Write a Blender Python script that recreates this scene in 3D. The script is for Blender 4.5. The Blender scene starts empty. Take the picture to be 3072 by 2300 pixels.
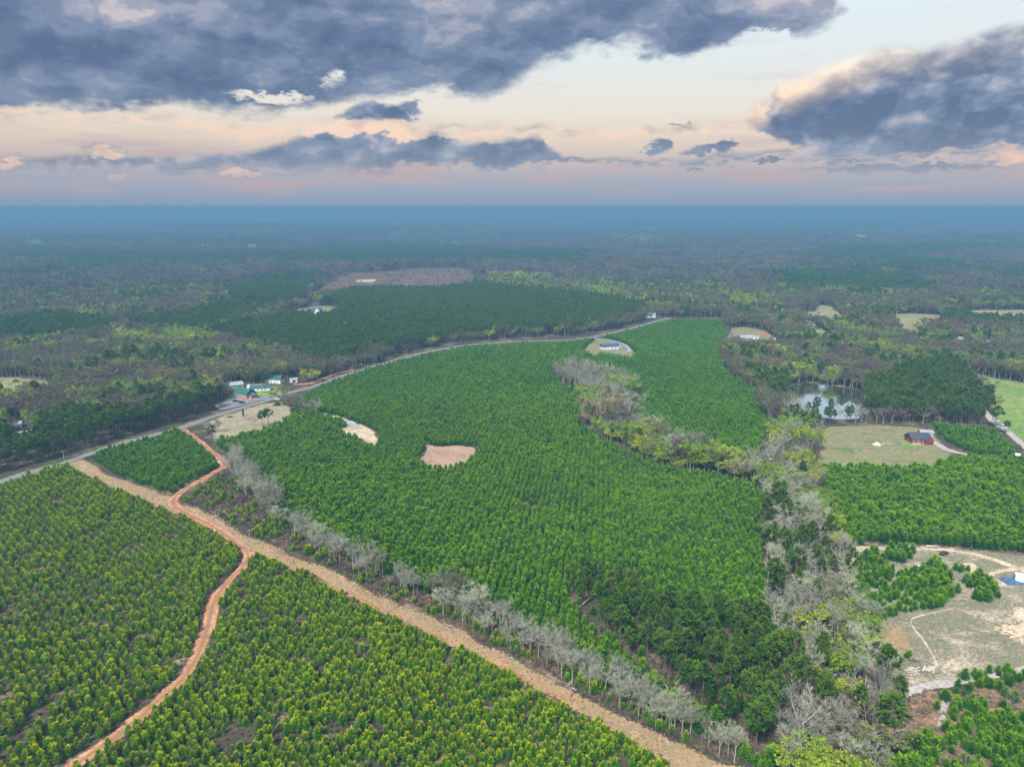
import bpy, bmesh, math, random
import numpy as np
from mathutils import Vector, Matrix
from mathutils.geometry import delaunay_2d_cdt

rng = np.random.default_rng(7)
R = math.radians
sc = bpy.context.scene
col = sc.collection

# ------------------------------------------------------------------ camera
CAM_H = 150.0
PITCH = 13.9                      # degrees below the horizon
F = 2133.0                        # focal length in photograph pixels (3072 wide)
cam_d = bpy.data.cameras.new('camera')
cam_d.sensor_width = 36.0
cam_d.lens = 36.0 * F / 3072.0
cam_d.clip_start = 0.5
cam_d.clip_end = 300000.0
cam = bpy.data.objects.new('camera', cam_d)
col.objects.link(cam)
cam.location = (0, 0, CAM_H)
cam.rotation_euler = (R(90 - PITCH), 0, 0)
sc.camera = cam

# ------------------------------------------------------------------ exposure and light
EXPO = 2.4
sc.view_settings.view_transform = 'Standard'
sc.view_settings.look = 'None'
sc.view_settings.gamma = 1.0
sc.view_settings.use_curve_mapping = False
sc.view_settings.exposure = EXPO
SUN_EL, SUN_AZ = 48.0, -152.0     # azimuth clockwise from +Y: behind the camera, to its left
sun_d = bpy.data.lights.new('sun', 'SUN')
sun_d.energy = 1.5
sun_d.angle = R(11)
sun_d.color = (1.0, 0.96, 0.89)
sun = bpy.data.objects.new('sun', sun_d)
col.objects.link(sun)
_sd = Vector((math.cos(R(SUN_EL)) * math.sin(R(SUN_AZ)), math.cos(R(SUN_EL)) * math.cos(R(SUN_AZ)), math.sin(R(SUN_EL))))
sun.rotation_euler = _sd.to_track_quat('Z', 'Y').to_euler()
sun.location = (0, 0, 400)

cy = sc.cycles
cy.max_bounces = 3
cy.diffuse_bounces = 1
cy.glossy_bounces = 2
cy.transmission_bounces = 2
cy.volume_bounces = 0
cy.transparent_max_bounces = 6
cy.use_light_tree = False
cy.use_adaptive_sampling = True
cy.adaptive_threshold = 0.025
cy.use_denoising = True
cy.sample_clamp_indirect = 3.0


def lin(c, scale=1.0):
    o = []
    for v in c:
        v = v / 255.0
        o.append((v / 12.92 if v <= 0.04045 else ((v + 0.055) / 1.055) ** 2.4) * scale)
    return (o[0], o[1], o[2], 1.0)


# ------------------------------------------------------------------ node expression helper
class S:
    """a socket that can be used in arithmetic; every operation adds a Math node"""
    nt = None

    def __init__(self, sock):
        self.s = sock

    @staticmethod
    def m(op, *a, clamp=False):
        n = S.nt.nodes.new('ShaderNodeMath')
        n.operation = op
        n.use_clamp = clamp
        for i, v in enumerate(a):
            if isinstance(v, S):
                S.nt.links.new(v.s, n.inputs[i])
            else:
                n.inputs[i].default_value = v
        return S(n.outputs[0])

    def __add__(s, o): return S.m('ADD', s, o)
    __radd__ = __add__
    def __sub__(s, o): return S.m('SUBTRACT', s, o)
    def __rsub__(s, o): return S.m('SUBTRACT', o, s)
    def __mul__(s, o): return S.m('MULTIPLY', s, o)
    __rmul__ = __mul__
    def __truediv__(s, o): return S.m('DIVIDE', s, o)
    def sstep(s, a, b):
        n = S.nt.nodes.new('ShaderNodeMapRange')
        n.interpolation_type = 'SMOOTHSTEP'
        S.nt.links.new(s.s, n.inputs['Value'])
        n.inputs['From Min'].default_value = a
        n.inputs['From Max'].default_value = b
        return S(n.outputs[0])


def s_max(*a):
    r = a[0]
    for b in a[1:]:
        r = S.m('MAXIMUM', r, b)
    return r


def s_min(a, b): return S.m('MINIMUM', a, b)


def s_noise(vec, scale, detail=4, rough=0.55, dist=0.0):
    n = S.nt.nodes.new('ShaderNodeTexNoise')
    n.inputs['Scale'].default_value = scale
    n.inputs['Detail'].default_value = detail
    n.inputs['Roughness'].default_value = rough
    n.inputs['Distortion'].default_value = dist
    S.nt.links.new(vec, n.inputs['Vector'])
    return S(n.outputs[0])


def s_vec(x, y, z):
    n = S.nt.nodes.new('ShaderNodeCombineXYZ')
    for i, v in enumerate((x, y, z)):
        if isinstance(v, S):
            S.nt.links.new(v.s, n.inputs[i])
        else:
            n.inputs[i].default_value = v
    return n.outputs[0]


def s_mix(f, a, b):
    n = S.nt.nodes.new('ShaderNodeMix')
    n.data_type = 'RGBA'
    for k, v in ((0, f), (6, a), (7, b)):
        if isinstance(v, S):
            S.nt.links.new(v.s, n.inputs[k])
        elif hasattr(v, 'is_output'):
            S.nt.links.new(v, n.inputs[k])
        else:
            n.inputs[k].default_value = v
    return n.outputs[2]


def s_ramp(f, stops, interp='LINEAR'):
    n = S.nt.nodes.new('ShaderNodeValToRGB')
    n.color_ramp.interpolation = interp
    e = n.color_ramp.elements
    while len(e) < len(stops):
        e.new(0.5)
    for i, (p, c) in enumerate(stops):
        e[i].position = p
        e[i].color = c if len(c) == 4 else (*c, 1)
    S.nt.links.new(f.s if isinstance(f, S) else f, n.inputs[0])
    return n.outputs[0]


# ------------------------------------------------------------------ sky
def azel(px, py):
    """direction of a pixel of the photograph as azimuth, elevation in degrees"""
    x, y, z = (px - 1536) / F, 1.0, -(py - 1150) / F
    p = R(-PITCH)
    yy, zz = y * math.cos(p) - z * math.sin(p), y * math.sin(p) + z * math.cos(p)
    return math.degrees(math.atan2(x, yy)), math.degrees(math.atan2(zz, math.hypot(x, yy)))


AZR, ELR = 62.0, 24.0


def s_curve(az, pts):
    """elevation of a cloud's edge as a function of azimuth; pts in pixels"""
    n = S.nt.nodes.new('ShaderNodeFloatCurve')
    c = n.mapping.curves[0]
    q = sorted([(p if len(p) == 3 else azel(*p))[:2] for p in pts])
    c.points[0].location = ((q[0][0] + AZR) / (2 * AZR), q[0][1] / ELR)
    c.points[1].location = ((q[-1][0] + AZR) / (2 * AZR), q[-1][1] / ELR)
    for a, e in q[1:-1]:
        c.points.new((a + AZR) / (2 * AZR), e / ELR)
    for p in c.points:
        p.handle_type = 'VECTOR'
    n.mapping.extend = 'HORIZONTAL'
    n.mapping.update()
    n.inputs[0].default_value = 1.0
    S.nt.links.new(((az + AZR) / (2 * AZR)).s, n.inputs[1])
    return S(n.outputs[0]) * ELR


BANK = [(-60, 12, 0), (-45, 8.5, 0), (0, 338), (150, 332), (300, 326), (420, 346), (600, 340), (820, 334), (1000, 322), (1085, 300), (1200, 276),
        (1330, 262), (1450, 284), (1540, 262), (1600, 215), (1650, 180), (1760, 150), (1900, 128), (1990, 150), (2090, 158), (2170, 128), (2270, 118),
        (2400, 128), (2480, 90), (2540, 40), (24.2, 15.0, 0), (26.5, 21.0, 0), (45, 22.0, 0), (60, 12, 0)]
CUM_T = [(2225, 372), (2239, 350), (2292, 300), (2347, 285), (2361, 225), (2417, 232), (2500, 196), (2583, 172), (2639, 146), (2701, 138), (2778, 132),
         (2889, 112), (2958, 96), (3028, 70), (3072, 76), (3300, 60), (48, 9, 0), (54, 4.0, 0)]
CUM_B = [(2225, 378), (2300, 404), (2340, 446), (2450, 458), (2700, 458), (2900, 448), (3072, 432), (3300, 420), (54, 5.0, 0)]
WED_T = [(180, 488), (264, 478), (450, 484), (640, 470), (780, 456), (880, 426), (960, 396), (1030, 350), (1110, 306), (1150, 300), (1185, 325), (1225, 352), (1260, 385), (1340, 420),
         (1500, 432), (1600, 424), (1660, 450), (1720, 474), (1800, 490)]
WED_B = [(180, 486), (400, 492), (700, 500), (1110, 502), (1400, 486), (1600, 484), (1720, 480), (1800, 484)]
PUFFS = [(1240, 322, 46, 20), (1986, 434, 40, 20), (2140, 444, 66, 15), (2190, 428, 34, 13), (2060, 368, 46, 9), (2312, 478, 52, 6), (1250, 414, 150, 12), (1500, 436, 90, 12), (2105, 500, 30, 5),
         (1205, 352, 60, 12), (1590, 468, 95, 13), (2560, 474, 70, 6), (700, 484, 420, 12), (2700, 500, 260, 12)]
LITPUFFS = [(333, 450, 52, 22), (62, 474, 26, 14), (745, 512, 70, 12), (3050, 460, 60, 26), (375, 520, 24, 12)]


def vm(op, a, b, c=None):
    n = S.nt.nodes.new('ShaderNodeVectorMath')
    n.operation = op
    for i, v in enumerate((a, b, c)):
        if v is None:
            continue
        if isinstance(v, tuple):
            n.inputs[i].default_value = v
        else:
            S.nt.links.new(v, n.inputs[i])
    return n


def ellipses(ae, lst, k=1.0 / 38.0):
    """1 in the middle of the nearest ellipse, 0 at its rim, negative outside"""
    out = None
    for px, py, rx, ry in lst:
        a, e = azel(px, py)
        sx, sy = 1 / (rx * k), 1 / (ry * k)
        d = S(vm('LENGTH', vm('MULTIPLY_ADD', ae, (sx, sy, 0.0), (-a * sx, -e * sy, 0.0)).outputs[0], None).outputs['Value'])
        out = d if out is None else s_min(out, d)
    return 1.0 - out


def build_world():
    w = bpy.data.worlds.new('World')
    sc.world = w
    w.use_nodes = True
    nt = w.node_tree
    nt.nodes.clear()
    S.nt = nt
    tc = nt.nodes.new('ShaderNodeTexCoord')
    d = tc.outputs['Generated']
    sep = nt.nodes.new('ShaderNodeSeparateXYZ')
    nt.links.new(d, sep.inputs[0])
    x, y, z = (S(o) for o in sep.outputs)
    ex = 2 ** -EXPO

    def C(*rgb, k=1.0): return lin(rgb, ex * k)
    el = S.m('ARCSINE', z) * 57.2958
    az = S.m('ARCTAN2', x, y) * 57.2958
    stretched = s_vec(x, y, z * 2.4)
    big = s_noise(stretched, 6.0, 4, 0.5) - 0.5
    def billow(v, det):
        """heaped domes: fractal cells, rounded by a little noise"""
        n = S.nt.nodes.new('ShaderNodeTexVoronoi')
        n.feature = 'F1'
        n.normalize = True
        n.inputs['Scale'].default_value = 15.0
        n.inputs['Detail'].default_value = det
        n.inputs['Roughness'].default_value = 0.55
        n.inputs['Lacunarity'].default_value = 2.3
        S.nt.links.new(v, n.inputs['Vector'])
        return 0.42 - S(n.outputs['Distance'])
    soft = s_noise(vm('MULTIPLY', d, (1.0, 1.0, 1.5)).outputs[0], 20.0, 3, 0.55) - 0.5
    wv = vm('ADD', vm('MULTIPLY', d, (1.0, 1.0, 1.7)).outputs[0], s_vec(soft * 0.05, soft * 0.02, soft * 0.06)).outputs[0]
    puff = billow(wv, 2.0) * 0.75 + soft * 0.45
    puff2 = billow(vm('ADD', wv, (-0.013, 0.0, 0.026)).outputs[0], 1.0) * 0.75 + soft * 0.45
    fine = s_noise(vm('MULTIPLY', d, (1.0, 1.0, 2.2)).outputs[0], 70.0, 4, 0.55) - 0.5
    # the outlines are ragged: every edge is looked up at a place shifted by the cloud noise
    aw = az + puff * 5.0 + big * 4.5 + fine * 1.0
    ew = el + puff * 2.4 + big * 2.2 + fine * 0.7
    ae = s_vec(az + puff * 3.4 + fine * 3.0, el + puff * 1.7 + fine * 1.3, 0.0)
    bank = s_min((ew - s_curve(aw, BANK)) * 0.30, 1.0)
    hole = s_max(ellipses(ae, [(1012, 222, 70, 46), (790, 284, 150, 20), (2285, 112, 80, 30), (2580, -120, 230, 100)]), 0.0)
    bank = bank + big * 0.9 - hole * 0.75 - el.sstep(13.5, 24.0) * 0.95    # overhead the cover breaks up
    ctop = s_curve(aw, CUM_T) - ew
    cum = s_min(ctop * 0.42, (ew - s_curve(az + big * 3.0, CUM_B)) * 0.6)
    chole = s_max(ellipses(ae, [(3010, 205, 24, 26)]), 0.0)
    cum = s_min(cum, 0.9) + 0.05 + puff * 0.4 - chole * 0.6
    wed = s_min((s_curve(aw, WED_T) - ew) * 0.55 + 0.20, (ew - s_curve(az, WED_B)) * 0.5 + 0.06)
    wed = s_min(wed, 0.40) + puff * 0.55 + fine * 0.2
    pf = s_min(ellipses(ae, PUFFS), 0.4) * 0.6
    lp = s_min(ellipses(ae, LITPUFFS), 0.4) * 0.6
    D = s_max(bank, cum, wed, pf, lp)
    # clear dusk air: rose-grey over the horizon, cream, then pale blue
    clear = s_ramp(el / 20.0, [(0.0, C(136, 154, 182)), (0.06, C(146, 160, 184)), (0.12, C(170, 168, 182)), (0.17, C(198, 182, 180)), (0.25, C(228, 208, 191)),
                               (0.36, C(234, 226, 212)), (0.50, C(228, 233, 232)), (0.70, C(226, 240, 247)), (1.0, C(206, 230, 248))])
    band = s_noise(s_vec(x * 0.7, y * 0.7, z * 7.0), 8.0, 4, 0.6)
    low = (band - 0.44).sstep(0.0, 0.22) * (1.0 - el.sstep(3.2, 6.0)) * el.sstep(0.5, 1.6)
    clear = s_mix(low * 0.8, clear, C(184, 163, 170))
    clear = s_mix(band.sstep(0.54, 0.70) * 0.22 * el.sstep(3.5, 6.0), clear, C(206, 196, 198))
    # cloud bodies
    tone = s_noise(s_vec(x + puff * 0.04, y, z * 3.2), 6.0, 4, 0.55)
    heap = s_max(cum, wed).sstep(-0.1, 0.1)          # the heaped clouds show their billows, the bank is smooth
    lit = (puff - puff2) * (1.7 + heap * 2.2) + fine * 0.3 + (tone - 0.5) * (2.0 - heap * 0.8) + 0.44 - s_min(s_max(D, 0.0), 1.0) * 0.22 + el.sstep(8.0, 14.5) * 0.26
    body = s_ramp(lit, [(0.0, C(84, 104, 138)), (0.25, C(100, 118, 150)), (0.5, C(122, 138, 165)), (0.75, C(158, 163, 182)), (1.0, C(202, 192, 196))], 'EASE')
    body = s_mix((1.0 - el.sstep(2.4, 6.0)) * 0.5, body, C(138, 150, 174))
    rim = (1.0 - ctop.sstep(0.1, 2.6)) * cum.sstep(-0.15, 0.0) * (1.0 - az.sstep(24.5, 30.0) * 0.75) * (0.85 + (puff - puff2) * 3.2)
    rim = s_max(rim, lp.sstep(0.0, 0.2) * (0.75 + (puff - puff2) * 2.0), 0.0)
    glow = s_ramp(el / 20.0, [(0.0, C(226, 184, 176)), (0.2, C(240, 204, 184)), (0.38, C(255, 226, 198)), (0.6, C(255, 247, 236, k=1.15))])
    body = s_mix(s_min(rim, 1.0), body, glow)
    alpha = (D + fine * 0.20).sstep(-0.12, 0.26) * el.sstep(1.2, 3.4)       # the lowest clouds sink into the haze band
    sky = s_mix(alpha, clear, body)
    bg = nt.nodes.new('ShaderNodeBackground')
    nt.links.new(sky, bg.inputs[0])
    bg.inputs[1].default_value = 1.0
    ns = nt.nodes.new('ShaderNodeTexSky')
    ns.sky_type = 'NISHITA'
    ns.sun_disc = False
    ns.sun_elevation = R(SUN_EL)
    ns.sun_rotation = R(SUN_AZ)
    ns.altitude = 300
    bgn = nt.nodes.new('ShaderNodeBackground')
    nt.links.new(ns.outputs[0], bgn.inputs[0])
    bgn.inputs[1].default_value = 0.06
    mx = nt.nodes.new('ShaderNodeMixShader')
    mx.inputs[0].default_value = 0.965
    nt.links.new(bgn.outputs[0], mx.inputs[1])
    nt.links.new(bg.outputs[0], mx.inputs[2])
    out = nt.nodes.new('ShaderNodeOutputWorld')
    nt.links.new(mx.outputs[0], out.inputs[0])
    w.cycles.sampling_method = 'MANUAL'
    w.cycles.sample_map_resolution = 512


build_world()

# ------------------------------------------------------------------ terrain and projection
def sstep(a, b, x):
    t = np.clip((x - a) / (b - a), 0, 1)
    return t * t * (3 - 2 * t)


POND_C = (253.0, 547.0)


def H(x, y):
    """height of the ground; gentle piedmont relief that grows with distance"""
    x = np.asarray(x, float); y = np.asarray(y, float)
    r = np.hypot(x, y)
    near = 2.6 * np.sin(x / 128 + 0.6) * np.cos(y / 171 + 0.3) + 1.9 * np.sin((x + y) / 97) + 1.2 * np.sin((x - 0.6 * y) / 61 + 1.1)
    far = 13 * np.sin(x / 930 + 1.0) * np.cos(y / 1270) + 9 * np.sin((0.7 * x + y) / 610 + 0.4) + 6 * np.sin((x - 0.8 * y) / 385)
    far = far + sstep(7000, 20000, r) * (16 * np.sin(x / 3900 + 0.5) + 12 * np.sin((x + 0.5 * y) / 2300))
    far = far + sstep(20000, 50000, r) * (30 + 26 * np.sin(x / 2700 + 0.3) * np.cos(y / 9000) + 14 * np.sin(x / 1300 + y / 5200))
    h = near * (1 - 0.5 * sstep(900, 2500, r)) + far * sstep(1200, 4000, r)
    k = 1 - sstep(75, 170, np.hypot(x - POND_C[0], (y - POND_C[1]) * 0.8))      # the pond lies on a level floor
    return h * (1 - k) - 1.0 * k


CP, SP = math.cos(R(PITCH)), math.sin(R(PITCH))


def project(x, y, z):
    """world point -> photograph pixel (and depth along the view axis)"""
    x = np.asarray(x, float); y = np.asarray(y, float); dz = np.asarray(z, float) - CAM_H
    depth = y * CP - dz * SP
    up = y * SP + dz * CP
    dd = np.where(depth > 1e-3, depth, 1e-3)
    return 1536 + F * x / dd, 1150 - F * up / dd, depth


def G(px, py):
    """pixel of the photograph -> point on the ground (x, y, z)"""
    a, b = (px - 1536) / F, -(py - 1150) / F
    dx, dy, dz = a, CP + b * SP, -SP + b * CP
    dz = min(dz, -0.004)
    z = 0.0
    for _ in range(12):
        t = (z - CAM_H) / dz
        z = 0.5 * z + 0.5 * float(H(dx * t, dy * t))
    return (dx * t, dy * t, float(H(dx * t, dy * t)))


def height_to(base, py_top):
    """how tall a thing standing at base must be for its top to reach pixel row py_top"""
    x, y, z = base
    b = -(py_top - 1150) / F
    # (up / depth) = b  with up = y*SP + dz*CP and depth = y*CP - dz*SP
    dz = y * (b * CP - SP) / (CP + b * SP)
    return dz + CAM_H - z


def pxm(base):
    """metres per photograph pixel at a place"""
    return float(project(*base)[2]) / F


def inside(poly, px, py):
    px = np.asarray(px); py = np.asarray(py)
    res = np.zeros(px.shape, bool)
    n = len(poly)
    j = n - 1
    for i in range(n):
        xi, yi = poly[i]; xj, yj = poly[j]
        if yi != yj:
            c = ((yi > py) != (yj > py)) & (px < (xj - xi) * (py - yi) / (yj - yi) + xi)
            res ^= c
        j = i
    return res


def vnoise(x, y, scale, seed=0):
    """smooth value noise in numpy, 0..1"""
    x = np.asarray(x, float) / scale + seed * 17.31; y = np.asarray(y, float) / scale + seed * 9.77
    xi, yi = np.floor(x).astype(np.int64), np.floor(y).astype(np.int64)
    fx, fy = x - xi, y - yi
    fx = fx * fx * (3 - 2 * fx); fy = fy * fy * (3 - 2 * fy)

    def h(a, b):
        v = (a * 374761393 + b * 668265263 + seed * 974711) & 0xffffffff
        v = ((v ^ (v >> 13)) * 1274126177) & 0xffffffff
        return ((v ^ (v >> 16)) & 0xffff) / 65535.0
    return (h(xi, yi) * (1 - fx) + h(xi + 1, yi) * fx) * (1 - fy) + (h(xi, yi + 1) * (1 - fx) + h(xi + 1, yi + 1) * fx) * fy


# ------------------------------------------------------------------ object helpers
def tag(o, label=None, cat=None, group=None, kind=None):
    if label: o['label'] = label
    if cat: o['category'] = cat
    if group: o['group'] = group
    if kind: o['kind'] = kind
    return o


def empty(name, loc, rz=0.0):
    o = bpy.data.objects.new(name, None)
    o.empty_display_size = 0.5
    col.objects.link(o)
    o.location = loc
    o.rotation_euler = (0, 0, rz)
    return o


class MB:
    """collects faces of one mesh"""
    def __init__(self):
        self.v, self.f, self.mi, self.tip = [], [], [], []

    def add(self, vs, fs, mi=0, tip=0.0):
        b = len(self.v)
        self.v += [tuple(p) for p in vs]
        self.tip += (list(tip) if isinstance(tip, (list, tuple)) else [tip] * len(vs))
        self.f += [tuple(b + i for i in f) for f in fs]
        self.mi += [mi] * len(fs)

    def box(self, c, s, rz=0.0, mi=0, taper=1.0):
        x, y, z = s[0] / 2, s[1] / 2, s[2] / 2
        ca, sa = math.cos(rz), math.sin(rz)
        vs = []
        for k, t in ((-1, 1.0), (1, taper)):
            for i, j in ((-1, -1), (1, -1), (1, 1), (-1, 1)):
                a, b = i * x * t, j * y * t
                vs.append((c[0] + a * ca - b * sa, c[1] + a * sa + b * ca, c[2] + k * z))
        self.add(vs, [(3, 2, 1, 0), (4, 5, 6, 7), (0, 1, 5, 4), (1, 2, 6, 5), (2, 3, 7, 6), (3, 0, 4, 7)], mi)

    def tube(self, p, q, r0, r1, n=4, mi=0, caps=False):
        p, q = Vector(p), Vector(q)
        ax = q - p
        if ax.length < 1e-6:
            return
        ax.normalize()
        u = ax.cross(Vector((0.31, 0.87, 0.1))).normalized()
        w = ax.cross(u)
        vs = []
        for c, r in ((p, r0), (q, r1)):
            for i in range(n):
                a = 2 * math.pi * i / n
                vs.append(c + u * (math.cos(a) * r) + w * (math.sin(a) * r))
        fs = [(i, (i + 1) % n, n + (i + 1) % n, n + i) for i in range(n)]
        if caps:
            fs += [tuple(range(n))[::-1], tuple(range(n, 2 * n))]
        self.add(vs, fs, mi)

    def prism(self, prof, y0, y1, mi=0):
        """closed x-z profile extruded along y"""
        n = len(prof)
        vs = [(x, y0, z) for x, z in prof] + [(x, y1, z) for x, z in prof]
        fs = [(i, (i + 1) % n, n + (i + 1) % n, n + i) for i in range(n)] + [tuple(range(n))[::-1], tuple(range(n, 2 * n))]
        self.add(vs, fs, mi)

    def mesh(self, name, mats, smooth=False):
        me = bpy.data.meshes.new(name)
        me.from_pydata(self.v, [], self.f)
        for m in mats:
            me.materials.append(m)
        if len(mats) > 1:
            me.polygons.foreach_set('material_index', self.mi)
        if any(self.tip):
            a = me.attributes.new('tip', 'FLOAT', 'POINT')
            a.data.foreach_set('value', self.tip)
        if smooth:
            me.polygons.foreach_set('use_smooth', [True] * len(me.polygons))
        me.update()
        return me

    def build(self, name, mat, parent=None, smooth=False):
        o = bpy.data.objects.new(name, self.mesh(name, mat if isinstance(mat, list) else [mat], smooth))
        col.objects.link(o)
        o.parent = parent
        return o


# ------------------------------------------------------------------ materials
def new_mat(name):
    m = bpy.data.materials.new(name)
    m.use_nodes = True
    nt = m.node_tree
    nt.nodes.clear()
    S.nt = nt
    out = nt.nodes.new('ShaderNodeOutputMaterial')
    return m, nt, out


def m_ground(name, big, small=None, scale=0.02, fine=0.6, warp=None, edge=0.0, rut=None, speck=None):
    """ground cover: noise between real soil / grass colours; loose covers fray out towards their rim (attribute 'tip' is 0 there)"""
    m, nt, out = new_mat(name)
    geo = nt.nodes.new('ShaderNodeNewGeometry')
    pos = geo.outputs['Position']
    v = pos if warp is None else vm('MULTIPLY', pos, warp).outputs[0]
    n1 = s_noise(v, scale, 7, 0.68, 0.5)
    n2 = s_noise(pos, fine, 4, 0.7)
    c = s_ramp(n1 * 0.75 + n2 * 0.25, big)
    if speck:                               # weeds, stones, litter
        n3 = s_noise(pos, fine * 1.7, 3, 0.7)
        for lo, hi, col3 in speck:
            c = s_mix(n3.sstep(lo, hi), c, (*col3, 1))
    if small:
        c2 = s_ramp(n2, small)
        mx = nt.nodes.new('ShaderNodeMix'); mx.data_type = 'RGBA'; mx.blend_type = 'MULTIPLY'
        mx.inputs[0].default_value = 1.0
        nt.links.new(c, mx.inputs[6]); nt.links.new(c2, mx.inputs[7])
        c = mx.outputs[2]
    at = None
    if rut or edge:
        at = nt.nodes.new('ShaderNodeAttribute'); at.attribute_name = 'tip'
        at = S(at.outputs['Fac'])
    if rut:
        c = s_mix((at + n2 * 0.5).sstep(0.92, 1.12) * 0.85, c, (*rut, 1))
    b = nt.nodes.new('ShaderNodeBsdfDiffuse')
    nt.links.new(c, b.inputs[0])
    sh = b.outputs[0]
    if edge:
        al = (at * 1.5 + (n2 - 0.5) * edge + (n1 - 0.5) * edge * 0.8).sstep(0.30, 0.52)
        tr = nt.nodes.new('ShaderNodeBsdfTransparent')
        mx = nt.nodes.new('ShaderNodeMixShader')
        nt.links.new(al.s, mx.inputs[0]); nt.links.new(tr.outputs[0], mx.inputs[1]); nt.links.new(sh, mx.inputs[2])
        sh = mx.outputs[0]
    nt.links.new(sh, out.inputs[0])
    return m


def m_plain(name, c, rough=0.7, metal=0.0, var=0.25, scale=1.5, spec=0.3):
    m, nt, out = new_mat(name)
    tc = nt.nodes.new('ShaderNodeTexCoord')
    n = s_noise(tc.outputs['Object'], scale, 5, 0.6)
    lo = tuple(v * (1 - var) for v in c[:3]); hi = tuple(min(1, v * (1 + var)) for v in c[:3])
    cr = s_ramp(n, [(0.3, lo), (0.7, hi)])
    b = nt.nodes.new('ShaderNodeBsdfPrincipled')
    nt.links.new(cr, b.inputs['Base Color'])
    b.inputs['Roughness'].default_value = rough
    b.inputs['Metallic'].default_value = metal
    b.inputs['Specular IOR Level'].default_value = spec
    nt.links.new(b.outputs[0], out.inputs[0])
    return m


def m_siding(name, c, pitch=0.22, axis=2, var=0.12, rough=0.7, strength=0.5, groove=0.75):
    """lap siding / standing-seam metal / brick courses: colour with fine relief"""
    m, nt, out = new_mat(name)
    tc = nt.nodes.new('ShaderNodeTexCoord')
    sep = nt.nodes.new('ShaderNodeSeparateXYZ')
    nt.links.new(tc.outputs['Object'], sep.inputs[0])
    ph = S.m('FRACT', S(sep.outputs[axis]) / pitch)
    n = s_noise(tc.outputs['Object'], 1.2, 5, 0.6)
    lo = tuple(v * (1 - var) for v in c[:3]); hi = tuple(min(1, v * (1 + var)) for v in c[:3])
    cr = s_ramp(n, [(0.3, lo), (0.7, hi)])
    cr = s_mix(ph.sstep(0.0, 0.14), tuple(v * groove for v in c[:3]) + (1,), cr)
    b = nt.nodes.new('ShaderNodeBsdfPrincipled')
    nt.links.new(cr, b.inputs['Base Color'])
    b.inputs['Roughness'].default_value = rough
    bp = nt.nodes.new('ShaderNodeBump'); bp.inputs['Strength'].default_value = strength; bp.inputs['Distance'].default_value = 0.03
    nt.links.new(ph.s, bp.inputs['Height'])
    nt.links.new(bp.outputs[0], b.inputs['Normal'])
    nt.links.new(b.outputs[0], out.inputs[0])
    return m


def m_brick(name, c1, c2, mortar):
    m, nt, out = new_mat(name)
    tc = nt.nodes.new('ShaderNodeTexCoord')
    sep = nt.nodes.new('ShaderNodeSeparateXYZ')
    nt.links.new(tc.outputs['Object'], sep.inputs[0])
    v = s_vec(S(sep.outputs[0]) + S(sep.outputs[1]), S(sep.outputs[2]), 0.0)
    br = nt.nodes.new('ShaderNodeTexBrick')
    br.inputs['Scale'].default_value = 4.0
    br.inputs['Color1'].default_value = (*c1, 1); br.inputs['Color2'].default_value = (*c2, 1); br.inputs['Mortar'].default_value = (*mortar, 1)
    nt.links.new(v, br.inputs['Vector'])
    b = nt.nodes.new('ShaderNodeBsdfPrincipled')
    nt.links.new(br.outputs[0], b.inputs['Base Color'])
    b.inputs['Roughness'].default_value = 0.85
    nt.links.new(b.outputs[0], out.inputs[0])
    return m


def m_leaf(name, ramp, tip=None, trans=0.25, land=0.35, landscale=0.012):
    """foliage: hue differs from tree to tree (ramp over a per-tree random), young growth at the tips, drifts over the stand"""
    m, nt, out = new_mat(name)
    oi = nt.nodes.new('ShaderNodeObjectInfo')
    geo = nt.nodes.new('ShaderNodeNewGeometry')
    f = S(oi.outputs['Random'])
    n = s_noise(geo.outputs['Position'], landscale, 3, 0.6)
    f = f * (1.0 - land) + (n - 0.5) * (2.2 * land) + 0.5 * land
    c = s_ramp(f, ramp)
    if tip:
        at = nt.nodes.new('ShaderNodeAttribute'); at.attribute_name = 'tip'
        k = S(oi.outputs['Random'])
        k2 = S.m('FRACT', k * 7.13)
        c = s_mix(s_min(S(at.outputs['Fac']) * (0.75 + k2 * 0.6), 1.0), c, (*tip, 1))
    d = nt.nodes.new('ShaderNodeBsdfDiffuse')
    nt.links.new(c, d.inputs[0])
    t = nt.nodes.new('ShaderNodeBsdfTranslucent')
    nt.links.new(c, t.inputs[0])
    mx = nt.nodes.new('ShaderNodeMixShader'); mx.inputs[0].default_value = trans
    nt.links.new(d.outputs[0], mx.inputs[1]); nt.links.new(t.outputs[0], mx.inputs[2])
    nt.links.new(mx.outputs[0], out.inputs[0])
    return m


def m_water(name):
    m, nt, out = new_mat(name)
    geo = nt.nodes.new('ShaderNodeNewGeometry')
    b = nt.nodes.new('ShaderNodeBsdfDiffuse')
    b.inputs[0].default_value = (0.05, 0.055, 0.05, 1)
    g = nt.nodes.new('ShaderNodeBsdfGlossy')
    g.inputs['Roughness'].default_value = 0.03
    g.inputs[0].default_value = (0.95, 0.97, 1.0, 1)
    bp = nt.nodes.new('ShaderNodeBump'); bp.inputs['Strength'].default_value = 0.06; bp.inputs['Distance'].default_value = 0.05
    nt.links.new(s_noise(geo.outputs['Position'], 0.8, 3, 0.5).s, bp.inputs['Height'])
    nt.links.new(bp.outputs[0], g.inputs['Normal'])
    mx = nt.nodes.new('ShaderNodeMixShader'); mx.inputs[0].default_value = 0.8
    nt.links.new(b.outputs[0], mx.inputs[1]); nt.links.new(g.outputs[0], mx.inputs[2])
    nt.links.new(mx.outputs[0], out.inputs[0])
    return m


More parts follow.
